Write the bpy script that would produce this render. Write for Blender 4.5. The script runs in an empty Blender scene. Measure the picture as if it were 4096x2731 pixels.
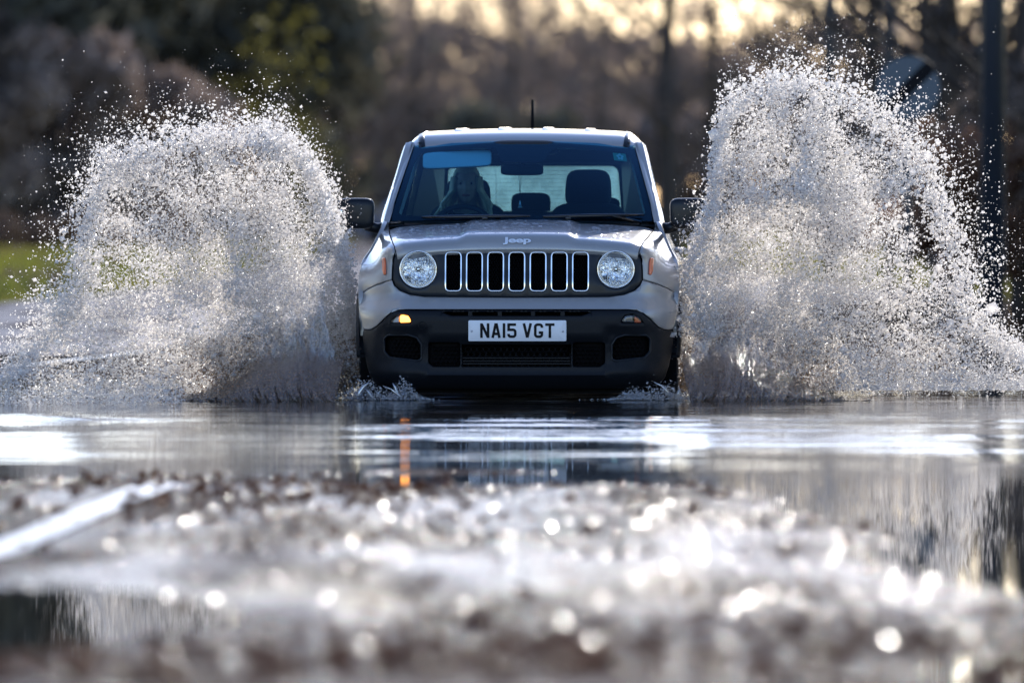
import bpy, bmesh, math, random
import numpy as np
from mathutils import Vector, Matrix
from mathutils.geometry import delaunay_2d_cdt

R = math.radians
SC = bpy.context.scene
COL = SC.collection
rng = np.random.default_rng(7)

# ------------------------------------------------------------------ camera
CAM_H = 1.05
cam_d = bpy.data.cameras.new('camera')
cam = bpy.data.objects.new('camera', cam_d)
COL.objects.link(cam)
cam_d.sensor_width = 36.0
cam_d.lens = 36.0 * 50.0 / 5.534
cam_d.clip_start = 0.5
cam_d.clip_end = 9000
cam.location = (0, -50, CAM_H)
cam.rotation_euler = (R(90) - math.atan(541.5 / 740.0 / 50.0), 0, 0)
cam_d.dof.use_dof = True
cam_d.dof.focus_distance = 50.15
cam_d.dof.aperture_fstop = 2.9
SC.camera = cam

# ------------------------------------------------------------------ world, sun, exposure
SUN_EL, SUN_AZ = R(18), R(12)
world = bpy.data.worlds.new('World')
SC.world = world
world.use_nodes = True
wn = world.node_tree
sky = wn.nodes.new('ShaderNodeTexSky')
sky.sky_type = 'NISHITA'
sky.sun_disc = False
sky.sun_elevation = SUN_EL
sky.sun_rotation = SUN_AZ
sky.air_density = 1.0
sky.dust_density = 0.25
sky.ozone_density = 2.0
wb = wn.nodes.new('ShaderNodeMix')      # white balance of the camera
wb.data_type = 'RGBA'
wb.blend_type = 'MULTIPLY'
wb.inputs[0].default_value = 1.0
wb.inputs[7].default_value = (0.98, 0.97, 1.14, 1)
wn.links.new(sky.outputs[0], wb.inputs[6])
wn.links.new(wb.outputs[2], wn.nodes['Background'].inputs[0])
wn.nodes['Background'].inputs[1].default_value = 0.15
sd = bpy.data.lights.new('sun', 'SUN')
sd.energy = 3.6
sd.angle = R(0.5)
sd.color = (1.0, 0.94, 0.86)
sun = bpy.data.objects.new('sun', sd)
COL.objects.link(sun)
S = Vector((math.sin(SUN_AZ) * math.cos(SUN_EL), math.cos(SUN_AZ) * math.cos(SUN_EL), math.sin(SUN_EL)))
sun.rotation_euler = (-S).to_track_quat('-Z', 'Y').to_euler()
sun.location = (0, 0, 30)
vs = SC.view_settings
vs.view_transform = 'Standard'
vs.look = 'None'
vs.exposure = 0.9
vs.gamma = 1.0
SC.cycles.use_denoising = True
SC.cycles.max_bounces = 10
SC.cycles.diffuse_bounces = 6
SC.cycles.glossy_bounces = 4
SC.cycles.transmission_bounces = 6
SC.cycles.transparent_max_bounces = 24
SC.cycles.sample_clamp_indirect = 6.0
SC.cycles.caustics_reflective = False
SC.cycles.caustics_refractive = False


# ------------------------------------------------------------------ materials
def new_mat(name):
    m = bpy.data.materials.new(name)
    m.use_nodes = True
    nt = m.node_tree
    return m, nt, nt.nodes['Principled BSDF']


def pmat(name, col, rough=0.5, metal=0.0, coat=0.0, coat_rough=0.03, noise=0.0, nscale=30.0, bump=0.0, spec=None,
         emit=None, estr=0.0):
    m, nt, p = new_mat(name)
    p.inputs['Base Color'].default_value = (*col, 1)
    p.inputs['Roughness'].default_value = rough
    p.inputs['Metallic'].default_value = metal
    p.inputs['Coat Weight'].default_value = coat
    p.inputs['Coat Roughness'].default_value = coat_rough
    if spec is not None:
        p.inputs['Specular IOR Level'].default_value = spec
    if emit:
        p.inputs['Emission Color'].default_value = (*emit, 1)
        p.inputs['Emission Strength'].default_value = estr
    if noise > 0 or bump > 0:
        tc = nt.nodes.new('ShaderNodeTexCoord')
        n = nt.nodes.new('ShaderNodeTexNoise')
        n.inputs['Scale'].default_value = nscale
        n.inputs['Detail'].default_value = 6
        nt.links.new(tc.outputs['Object'], n.inputs['Vector'])
        if noise > 0:
            mx = nt.nodes.new('ShaderNodeMix')
            mx.data_type = 'RGBA'
            mx.inputs[6].default_value = (*[c * (1 - noise) for c in col], 1)
            mx.inputs[7].default_value = (*[min(1, c * (1 + noise)) for c in col], 1)
            nt.links.new(n.outputs['Fac'], mx.inputs[0])
            nt.links.new(mx.outputs[2], p.inputs['Base Color'])
        if bump > 0:
            b = nt.nodes.new('ShaderNodeBump')
            b.inputs['Strength'].default_value = bump
            b.inputs['Distance'].default_value = 0.01
            nt.links.new(n.outputs['Fac'], b.inputs['Height'])
            nt.links.new(b.outputs['Normal'], p.inputs['Normal'])
    return m


def glass_mat(name, tint, refl=1.0, rough=0.0, gcol=None):
    m = bpy.data.materials.new(name)
    m.use_nodes = True
    nt = m.node_tree
    nt.nodes.remove(nt.nodes['Principled BSDF'])
    out = nt.nodes['Material Output']
    tr = nt.nodes.new('ShaderNodeBsdfTransparent')
    tr.inputs[0].default_value = (*tint, 1)
    gl = nt.nodes.new('ShaderNodeBsdfGlossy')
    gl.inputs['Roughness'].default_value = rough
    if gcol: gl.inputs[0].default_value = (*gcol, 1)
    fr = nt.nodes.new('ShaderNodeFresnel')
    fr.inputs['IOR'].default_value = 1.5
    mul = nt.nodes.new('ShaderNodeMath')
    mul.operation = 'MULTIPLY'
    mul.inputs[1].default_value = refl
    mix = nt.nodes.new('ShaderNodeMixShader')
    nt.links.new(fr.outputs[0], mul.inputs[0])
    nt.links.new(mul.outputs[0], mix.inputs[0])
    nt.links.new(tr.outputs[0], mix.inputs[1])
    nt.links.new(gl.outputs[0], mix.inputs[2])
    nt.links.new(mix.outputs[0], out.inputs[0])
    return m


def drop_mat(name, clear, col, gloss=0.2, grough=0.25, noise_lo=None, nscale=8.0, stretch=(1, 1, 1), bump=0.0, zfade=None, front=0.3):
    """water broken up by air: part clear, part scattering light through, part mirror-like"""
    m = bpy.data.materials.new(name)
    m.use_nodes = True
    nt = m.node_tree
    nt.nodes.remove(nt.nodes['Principled BSDF'])
    out = nt.nodes['Material Output']
    t = nt.nodes.new('ShaderNodeBsdfTransparent')
    tl = nt.nodes.new('ShaderNodeBsdfTranslucent')
    tl.inputs[0].default_value = (*col, 1)
    df = nt.nodes.new('ShaderNodeBsdfDiffuse')
    df.inputs[0].default_value = (*col, 1)
    g = nt.nodes.new('ShaderNodeBsdfGlossy')
    g.inputs['Roughness'].default_value = grough
    m0 = nt.nodes.new('ShaderNodeMixShader')
    m0.inputs[0].default_value = front
    nt.links.new(tl.outputs[0], m0.inputs[1])
    nt.links.new(df.outputs[0], m0.inputs[2])
    m1 = nt.nodes.new('ShaderNodeMixShader')
    m1.inputs[0].default_value = gloss
    nt.links.new(m0.outputs[0], m1.inputs[1])
    nt.links.new(g.outputs[0], m1.inputs[2])
    m2 = nt.nodes.new('ShaderNodeMixShader')
    m2.inputs[0].default_value = 1 - clear
    nt.links.new(t.outputs[0], m2.inputs[1])
    nt.links.new(m1.outputs[0], m2.inputs[2])
    nt.links.new(m2.outputs[0], out.inputs[0])
    if noise_lo is not None:
        tc = nt.nodes.new('ShaderNodeTexCoord')
        mp = nt.nodes.new('ShaderNodeMapping')
        mp.inputs['Scale'].default_value = stretch
        n = nt.nodes.new('ShaderNodeTexNoise')
        n.inputs['Scale'].default_value = nscale
        n.inputs['Detail'].default_value = 7
        n.inputs['Roughness'].default_value = 0.65
        mr = nt.nodes.new('ShaderNodeMapRange')
        mr.inputs['From Min'].default_value = 0.38
        mr.inputs['From Max'].default_value = 0.62
        mr.inputs['To Min'].default_value = noise_lo
        mr.inputs['To Max'].default_value = 1 - clear
        nt.links.new(tc.outputs['Object'], mp.inputs[0])
        nt.links.new(mp.outputs[0], n.inputs['Vector'])
        nt.links.new(n.outputs['Fac'], mr.inputs['Value'])
        if zfade:
            sp = nt.nodes.new('ShaderNodeSeparateXYZ')
            nt.links.new(tc.outputs['Object'], sp.inputs[0])
            zf = nt.nodes.new('ShaderNodeMapRange')
            zf.inputs['From Min'].default_value = zfade[0]
            zf.inputs['From Max'].default_value = zfade[1]
            zf.inputs['To Min'].default_value = 1.0
            zf.inputs['To Max'].default_value = 0.0
            nt.links.new(sp.outputs['Z'], zf.inputs['Value'])
            mz = nt.nodes.new('ShaderNodeMath')
            mz.operation = 'MULTIPLY'
            nt.links.new(mr.outputs[0], mz.inputs[0])
            nt.links.new(zf.outputs[0], mz.inputs[1])
            nt.links.new(mz.outputs[0], m2.inputs[0])
        else:
            nt.links.new(mr.outputs[0], m2.inputs[0])
        if bump:
            b = nt.nodes.new('ShaderNodeBump')
            b.inputs['Strength'].default_value = bump
            b.inputs['Distance'].default_value = 0.03
            nt.links.new(n.outputs['Fac'], b.inputs['Height'])
            for q in (tl, df, g):
                nt.links.new(b.outputs['Normal'], q.inputs['Normal'])
    return m


M = {}
M['rear_glass'] = drop_mat('dirty_rear_glass', .70, (.85, .90, .88), .1, .1, noise_lo=.16, nscale=5.0)
M['paint'] = pmat('grey_car_paint', (0.335, 0.325, 0.315), 0.36, 0.35, coat=0.85, coat_rough=0.05, noise=0.05, nscale=14)
M['black_plastic'] = pmat('black_plastic', (0.006, 0.0075, 0.0105), 0.45, noise=0.3, nscale=60, bump=0.06, spec=0.18)
M['satin_black'] = pmat('satin_black', (0.008, 0.011, 0.016), 0.28, coat=0.08, coat_rough=0.25, spec=0.22)
M['gloss_black'] = pmat('gloss_black', (0.006, 0.006, 0.007), 0.08)
M['dark'] = pmat('dark_void', (0.004, 0.004, 0.005), 0.8, spec=0.1)
M['chrome'] = pmat('chrome', (0.88, 0.89, 0.90), 0.10, 1.0)
M['reflector'] = pmat('lamp_reflector', (0.94, 0.95, 0.96), 0.07, 1.0)
M['lens'] = glass_mat('lamp_lens', (0.96, 0.97, 0.98), 1.0)
M['windscreen'] = glass_mat('windscreen_glass', (0.40, 0.86, 1.0), 0.9, 0.0, (.30, .64, 1.0))
M['side_glass'] = glass_mat('side_glass', (0.60, 0.70, 0.74), 1.0)

M['amber'] = pmat('amber_plastic', (0.85, 0.15, 0.03), 0.25, coat=0.6)
M['amber_lit'] = pmat('amber_lamp_lit', (0.9, 0.45, 0.1), 0.3, emit=(1.0, 0.34, 0.05), estr=4.0)
M['lamp_dim'] = pmat('unlit_lamp_grey', (.10, .10, .11), .2, .6)
M['plate'] = pmat('plate_white', (0.78, 0.79, 0.81), 0.35, noise=0.07, nscale=14)
M['plate_black'] = pmat('plate_black', (0.005, 0.005, 0.006), 0.5, spec=0.15)
M['rubber'] = pmat('tyre_rubber', (0.014, 0.014, 0.015), 0.7, bump=0.2, nscale=80)
M['alloy'] = pmat('alloy', (0.5, 0.5, 0.52), 0.35, 0.9)
M['trim_grey'] = pmat('headliner_grey', (0.72, 0.74, 0.75), 0.9)
M['fabric_dark'] = pmat('dark_seat_fabric', (0.018, 0.020, 0.024), 0.9, noise=0.25, nscale=90, bump=0.1)
M['dash'] = pmat('dash_plastic', (0.012, 0.013, 0.015), 0.6, bump=0.05, nscale=120)
M['skin'] = pmat('skin', (0.74, 0.54, 0.47), 0.5, noise=0.06, nscale=18)
M['hair'] = pmat('blond_hair', (0.82, 0.71, 0.53), 0.45, noise=0.25, nscale=60)
M['jacket'] = pmat('dark_jacket', (0.014, 0.015, 0.020), 0.85, noise=0.3, nscale=50, bump=0.15)
M['eye_white'] = pmat('eye_white', (0.36, 0.35, 0.34), 0.3)
M['lips'] = pmat('lips', (0.42, 0.15, 0.14), 0.4)
M['sticker'] = pmat('sticker_green', (0.05, 0.38, 0.24), 0.6)
M['sticker_pale'] = pmat('sticker_pale', (0.55, 0.75, 0.68), 0.6)
M['bark'] = pmat('bark', (0.060, 0.050, 0.044), 0.9, noise=0.4, nscale=6, bump=0.4, spec=0.1)
M['twig'] = drop_mat('twig_brown', .0, (.33, .25, .205), .02, .6, front=.62)
M['twig_dark'] = drop_mat('twig_dark', .0, (.16, .125, .105), .02, .6, front=.72)
M['evergreen'] = drop_mat('evergreen_leaf', .0, (.095, .090, .066), .03, .5, front=.72)
M['ivy'] = drop_mat('ivy_leaf', .0, (.105, .096, .022), .04, .5)
M['russet'] = drop_mat('russet_leaf', .0, (.19, .105, .065), .04, .5)
M['reed'] = pmat('dry_reed', (0.27, 0.17, 0.11), 0.9, noise=0.3, nscale=3, spec=0.1)
M['post'] = pmat('post_dark', (0.012, 0.018, 0.030), 0.5, noise=0.3, nscale=4)
M['steel'] = pmat('galvanised_steel', (0.10, 0.115, 0.14), 0.45, 0.4, noise=0.2, nscale=8)
M['sign_white_shaded'] = pmat('sign_white_shaded', (0.055, 0.08, 0.108), 0.45, noise=0.06, nscale=4)  # white face coloured dark blue-grey, its backlit shade put into the colour
M['sign_black'] = pmat('sign_black', (0.006, 0.006, 0.008), 0.6, spec=0.1)
M['paint_line'] = pmat('road_paint', (0.66, 0.64, 0.60), 0.42, noise=0.35, nscale=5, bump=0.2)
M['far_silver'] = pmat('silver_blue_paint', (0.42, 0.52, 0.60), 0.3, 0.3, coat=1.0)
M['far_blue'] = pmat('blue_paint', (0.10, 0.20, 0.42), 0.3, 0.2, coat=1.0)


# ------------------------------------------------------------------ mesh helpers
def tag(o, label=None, cat=None, group=None, kind=None):
    if label: o['label'] = label
    if cat: o['category'] = cat
    if group: o['group'] = group
    if kind: o['kind'] = kind
    return o


def empty(name, loc=(0, 0, 0), rz=0.0, label=None, cat=None, group=None):
    o = bpy.data.objects.new(name, None)
    COL.objects.link(o)
    o.location = loc
    o.rotation_euler = (0, 0, rz)
    return tag(o, label, cat, group)


def fast_mesh(name, v, f):
    """v (n,3) array, f (m,3|4) array or list of lists"""
    me = bpy.data.meshes.new(name)
    if isinstance(f, np.ndarray):
        v = np.asarray(v, np.float32)
        k = f.shape[1]
        me.vertices.add(len(v))
        me.vertices.foreach_set('co', v.ravel())
        me.loops.add(f.size)
        me.loops.foreach_set('vertex_index', f.ravel().astype(np.int32))
        me.polygons.add(len(f))
        me.polygons.foreach_set('loop_start', np.arange(0, f.size, k, dtype=np.int32))
        me.update(calc_edges=True)
        me.validate()
    else:
        me.from_pydata([tuple(map(float, p)) for p in v], [], [tuple(q) for q in f])
        me.update()
    return me


def obj(name, v, f, mat, parent=None, smooth=True, fix=True, sharp=None):
    me = fast_mesh(name, v, f)
    if fix:
        bm = bmesh.new()
        bm.from_mesh(me)
        bmesh.ops.recalc_face_normals(bm, faces=bm.faces)
        bm.to_mesh(me)
        bm.free()
    me.materials.append(mat)
    if smooth:
        me.polygons.foreach_set('use_smooth', [True] * len(me.polygons))
        if sharp:
            me.set_sharp_from_angle(angle=R(sharp))
    o = bpy.data.objects.new(name, me)
    COL.objects.link(o)
    if parent is not None:
        o.parent = parent
    return o


class MB:
    def __init__(s):
        s.v = []
        s.f = []
        s.n = 0

    def add(s, v, f):
        v = np.asarray(v, float)
        s.v.append(v)
        for q in f:
            s.f.append([int(i) + s.n for i in q])
        s.n += len(v)
        return s

    def box(s, c, d, rot=None):
        h = np.array(d) / 2
        v = np.array([[x, y, z] for x in (-1, 1) for y in (-1, 1) for z in (-1, 1)], float) * h
        if rot is not None:
            v = v @ np.array(rot.to_3x3()).T
        v = v + np.array(c)
        return s.add(v, [(0, 1, 3, 2), (4, 6, 7, 5), (0, 4, 5, 1), (2, 3, 7, 6), (0, 2, 6, 4), (1, 5, 7, 3)])

    def tube(s, pts, rad, n=8, caps=True):
        pts = np.asarray(pts, float)
        if np.isscalar(rad): rad = [rad] * len(pts)
        V = []
        prev = None
        for i, p in enumerate(pts):
            t = pts[min(i + 1, len(pts) - 1)] - pts[max(i - 1, 0)]
            t = t / (np.linalg.norm(t) + 1e-12)
            if prev is None:
                a = np.array([0, 0, 1.0]) if abs(t[2]) < 0.9 else np.array([1.0, 0, 0])
            else:
                a = prev
            u = a - t * (a @ t)
            u /= np.linalg.norm(u) + 1e-12
            prev = u
            w = np.cross(t, u)
            for k in range(n):
                an = 2 * math.pi * k / n
                V.append(p + rad[i] * (math.cos(an) * u + math.sin(an) * w))
        F = []
        for i in range(len(pts) - 1):
            for k in range(n):
                F.append((i * n + k, i * n + (k + 1) % n, (i + 1) * n + (k + 1) % n, (i + 1) * n + k))
        if caps:
            F.append(list(range(n))[::-1])
            F.append([(len(pts) - 1) * n + k for k in range(n)])
        return s.add(V, F)

    def lathe(s, prof, n=32, origin=(0, 0, 0), axis='y', flip=1):
        """prof: list of (r, a); a along the axis"""
        V = []
        for r, a in prof:
            for k in range(n):
                t = 2 * math.pi * k / n
                c, d = r * math.cos(t), r * math.sin(t)
                if axis == 'y': V.append((c, a * flip, d))
                elif axis == 'x': V.append((a * flip, c, d))
                else: V.append((c, d, a * flip))
        F = []
        for i in range(len(prof) - 1):
            for k in range(n):
                F.append((i * n + k, i * n + (k + 1) % n, (i + 1) * n + (k + 1) % n, (i + 1) * n + k))
        return s.add(np.array(V) + np.array(origin), F)

    def build(s, name, mat, parent=None, smooth=True, sharp=None):
        return obj(name, np.vstack(s.v), s.f, mat, parent, smooth, True, sharp)


def rounded(pts, r, seg=5):
    """fillet a closed polygon; r scalar or list"""
    n = len(pts)
    if np.isscalar(r): r = [r] * n
    out = []
    for i in range(n):
        p = np.array(pts[i], float)
        a = np.array(pts[i - 1], float)
        b = np.array(pts[(i + 1) % n], float)
        if r[i] <= 0:
            out.append(p)
            continue
        u = a - p
        w = b - p
        lu, lw = np.linalg.norm(u), np.linalg.norm(w)
        u /= lu
        w /= lw
        ang = math.acos(max(-1, min(1, u @ w)))
        if ang > 3.1:
            out.append(p)
            continue
        t = min(r[i] / math.tan(ang / 2), 0.48 * lu, 0.48 * lw)
        p0, p1 = p + u * t, p + w * t
        for k in range(seg + 1):
            q = k / seg
            out.append((1 - q) ** 2 * p0 + 2 * q * (1 - q) * p + q * q * p1)
    return [tuple(q) for q in out]


def resample(poly, step):
    out = []
    n = len(poly)
    for i in range(n):
        a = np.array(poly[i])
        b = np.array(poly[(i + 1) % n])
        L = np.linalg.norm(b - a)
        if L < 1e-7: continue
        k = max(1, int(round(L / step)))
        for j in range(k):
            out.append(a + (b - a) * j / k)
    return np.array(out)


def inside(P, poly):
    x, y = P[:, 0], P[:, 1]
    res = np.zeros(len(P), bool)
    n = len(poly)
    for i in range(n):
        x1, y1 = poly[i]
        x2, y2 = poly[(i + 1) % n]
        if y1 == y2: continue
        c = ((y1 > y) != (y2 > y)) & (x < (x2 - x1) * (y - y1) / (y2 - y1) + x1)
        res ^= c
    return res


def dist_loops(P, loops):
    d = np.full(len(P), 1e9)
    for L in loops:
        A = L
        B = np.roll(L, -1, axis=0)
        for a, b in zip(A, B):
            ab = b - a
            t = np.clip(((P - a) @ ab) / (ab @ ab + 1e-15), 0, 1)
            q = a + t[:, None] * ab
            d = np.minimum(d, np.hypot(*(P - q).T))
    return d


def panel(outer, holes, step, fmap, bevel=0.006, thick=0.02, clip=None):
    """sheet filling a 2D outline, mapped by fmap(a,b,depth); rounded rim of radius bevel and a turned-back edge"""
    loops = [resample(outer, step)] + [resample(h, min(step, 0.02)) for h in holes]
    pts = [tuple(p) for L in loops for p in L]
    edges = []
    o = 0
    for L in loops:
        n = len(L)
        edges += [(o + i, o + (i + 1) % n) for i in range(n)]
        o += n
    lo = loops[0].min(0)
    hi = loops[0].max(0)
    gx = np.arange(lo[0], hi[0], step)
    gy = np.arange(lo[1], hi[1], step)
    G = np.array([(x + (step / 2 if j % 2 else 0), y) for j, y in enumerate(gy) for x in gx])
    def ok(Q):
        m = inside(Q, loops[0])
        for h in loops[1:]:
            m &= ~inside(Q, h)
        return m
    G = G[ok(G)]
    if len(G):
        G = G[dist_loops(G, loops) > max(0.35 * step, bevel * 1.15)]
    pts += [tuple(p) for p in G]
    if bevel > 0:
        for L in loops:
            t = np.roll(L, -1, 0) - np.roll(L, 1, 0)
            nrm = np.stack([-t[:, 1], t[:, 0]], 1)
            nrm /= np.linalg.norm(nrm, axis=1)[:, None] + 1e-12
            area = 0.5 * np.sum(L[:, 0] * np.roll(L[:, 1], -1) - np.roll(L[:, 0], -1) * L[:, 1])
            sgn = 1 if area > 0 else -1
            if L is not loops[0]: sgn = -sgn
            for q in (0.3, 1.0):
                O = L + nrm * sgn * bevel * q
                m = ok(O)
                O = O[m]
                if len(O):
                    O = O[dist_loops(O, loops) > bevel * q * 0.9]
                pts += [tuple(p) for p in O]
    vv, ee, ff, *_ = delaunay_2d_cdt([Vector(p) for p in pts], edges, [], 0, 1e-6)
    V = np.array([tuple(p) for p in vv])
    F = np.array([tuple(f) for f in ff if len(f) == 3])
    cen = V[F].mean(1)
    F = F[ok(cen)]
    d = dist_loops(V, loops)
    if bevel > 0:
        q = np.clip(1 - d / bevel, 0, 1)
        dep = bevel * (1 - np.sqrt(np.maximum(0, 1 - q * q)))
    else:
        dep = np.zeros(len(V))
    P = np.asarray(fmap(V[:, 0], V[:, 1], dep)).reshape(3, -1).T
    faces = [list(map(int, f)) for f in F]
    if thick > 0:
        cnt = {}
        for f in faces:
            for i in range(3):
                e = (f[i], f[(i + 1) % 3])
                k = (min(e), max(e))
                cnt.setdefault(k, []).append(e)
        rim = [es[0] for es in cnt.values() if len(es) == 1]
        ids = sorted({i for e in rim for i in e})
        mp = {i: len(P) + k for k, i in enumerate(ids)}
        Q = np.asarray(fmap(V[ids, 0], V[ids, 1], dep[ids] + thick)).reshape(3, -1).T
        P = np.vstack([P, Q])
        for a, b in rim:
            faces.append([b, a, mp[a], mp[b]])
    return P, faces


def mirror_loop(half):
    """half outline from x=0 out and back to x=0 -> closed symmetric outline"""
    r = [tuple(p) for p in half]
    l = [(-x, z) for x, z in reversed(r) if x > 1e-9]
    return r + l


def flip(P):
    Q = np.array(P, float)
    Q[:, 0] *= -1
    return Q


def herm(xs, ys):
    xs = np.array(xs, float)
    ys = np.array(ys, float)
    m = np.gradient(ys, xs)
    for i in range(len(xs)):
        if 0 < i < len(xs) - 1 and (ys[i] - ys[i - 1]) * (ys[i + 1] - ys[i]) <= 0: m[i] = 0
    def f(x):
        x = np.clip(np.asarray(x, float), xs[0], xs[-1])
        i = np.clip(np.searchsorted(xs, x) - 1, 0, len(xs) - 2)
        h = xs[i + 1] - xs[i]
        t = (x - xs[i]) / h
        return ((2 * t ** 3 - 3 * t ** 2 + 1) * ys[i] + (t ** 3 - 2 * t ** 2 + t) * h * m[i]
                + (-2 * t ** 3 + 3 * t ** 2) * ys[i + 1] + (t ** 3 - t ** 2) * h * m[i + 1])
    return f


def sstep(a, b, x):
    t = np.clip((np.asarray(x, float) - a) / (b - a), 0, 1)
    return t * t * (3 - 2 * t)


_lat = np.random.default_rng(3).random((256, 256))


def vnoise(x, y):
    x = np.asarray(x, float)
    y = np.asarray(y, float)
    xi = np.floor(x).astype(int)
    yi = np.floor(y).astype(int)
    fx = x - xi
    fy = y - yi
    fx = fx * fx * (3 - 2 * fx)
    fy = fy * fy * (3 - 2 * fy)
    g = lambda a, b: _lat[a % 256, b % 256]
    return (g(xi, yi) * (1 - fx) * (1 - fy) + g(xi + 1, yi) * fx * (1 - fy) + g(xi, yi + 1) * (1 - fx) * fy
            + g(xi + 1, yi + 1) * fx * fy)


def fbm(x, y, o=4):
    s, a, t = 0, 1, 0
    for i in range(o):
        s = s + a * vnoise(x * 2 ** i + 17 * i, y * 2 ** i + 31 * i)
        t += a
        a *= 0.5
    return s / t


def grid_faces(nu, nv, wrap=False):
    F = []
    for i in range(nu - 1):
        for j in range(nv - (0 if wrap else 1)):
            k = (j + 1) % nv
            F.append((i * nv + j, (i + 1) * nv + j, (i + 1) * nv + k, i * nv + k))
    return np.array(F)


def rblock(c, d, r=0.04, seg=6, taper=None):
    """rounded cushion-like block (superellipsoid)"""
    nu, nv = 17, 28
    V = []
    def sp(w, m): return math.copysign(abs(w) ** m, w)
    for i in range(nu):
        ph = -math.pi / 2 + math.pi * i / (nu - 1)
        for j in range(nv):
            th = 2 * math.pi * j / nv
            e = r
            x = sp(math.cos(ph), e) * sp(math.cos(th), e)
            y = sp(math.cos(ph), e) * sp(math.sin(th), e)
            z = sp(math.sin(ph), e)
            V.append((x * d[0] / 2, y * d[1] / 2, z * d[2] / 2))
    V = np.array(V)
    if taper:
        k = 1 + taper * V[:, 2:3] / d[2]
        V[:, :1] *= k
    F = [tuple(q) for q in grid_faces(nu, nv, True)]
    return V + np.array(c), F


# ================================================================== SETTING
# ---- ground, road, water
def road_center(y):
    """lateral centre of the road, y = distance beyond the car"""
    return 0.15 - 0.00018 * np.maximum(0, y) ** 1.6 * 1.0


def road_profile(x, y):
    d = y + 50
    z = herm([0, 20, 26, 31, 35, 38, 42, 48, 58, 64, 72, 90, 150, 230, 400], [0.02, 0.014, 0.008, 0.010, 0.006, -0.02, -0.09, -0.17, -0.20, -0.19, -0.12, -0.02, 0.03, 0.06, 0.1])(d)
    # the left of the road comes out of the flood beyond the car
    z = z + 0.20 * sstep(-1.4, -3.2, x) * sstep(54, 66, d) * sstep(110, 80, d) + 0.02 * sstep(-1.4, -3.0, x) * sstep(66, 80, d)
    near = sstep(42, 36, d)
    n = (fbm(x * 1.3 + 5, d * 0.34 + 3, 2) - 0.5)
    z = z + near * n * 0.046
    # pools lying in the wet road
    def pool(cx, cd, rx, rd, dep):
        return -dep * np.exp(-((x - cx) / rx) ** 2 - ((d - cd) / rd) ** 2)
    z = z + pool(-1.40, 23.4, 0.62, 1.5, 0.05) + pool(1.75, 30.0, 0.55, 4.5, 0.06) + pool(1.9, 36.5, 0.9, 3.0, 0.07) + pool(-1.9, 39.0, 0.8, 2.2, 0.05) + pool(0.3, 35.4, 1.4, 0.7, 0.02)
    return z


def make_road():
    ys = np.concatenate([np.arange(-34, -10, 0.06), np.arange(-10, 20, 0.3), np.arange(20, 120, 1.0), np.arange(120, 420, 6.0)])
    us = np.linspace(-1, 1, 121)
    Y, U = np.meshgrid(ys, us, indexing='ij')
    W = 5.0 - 1.5 * sstep(30, 140, Y)
    X = road_center(Y) + U * W
    Z = road_profile(X, Y) - 0.03 * np.abs(U) ** 2
    d = Y + 50
    Z = Z + sstep(40, 34, d) * (fbm(X * 14, d * 14, 3) - 0.5) * 0.0012
    V = np.stack([X, Y, Z], -1).reshape(-1, 3)
    return obj('road', V, grid_faces(len(ys), len(us)), M_road, None, True, False)


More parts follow.
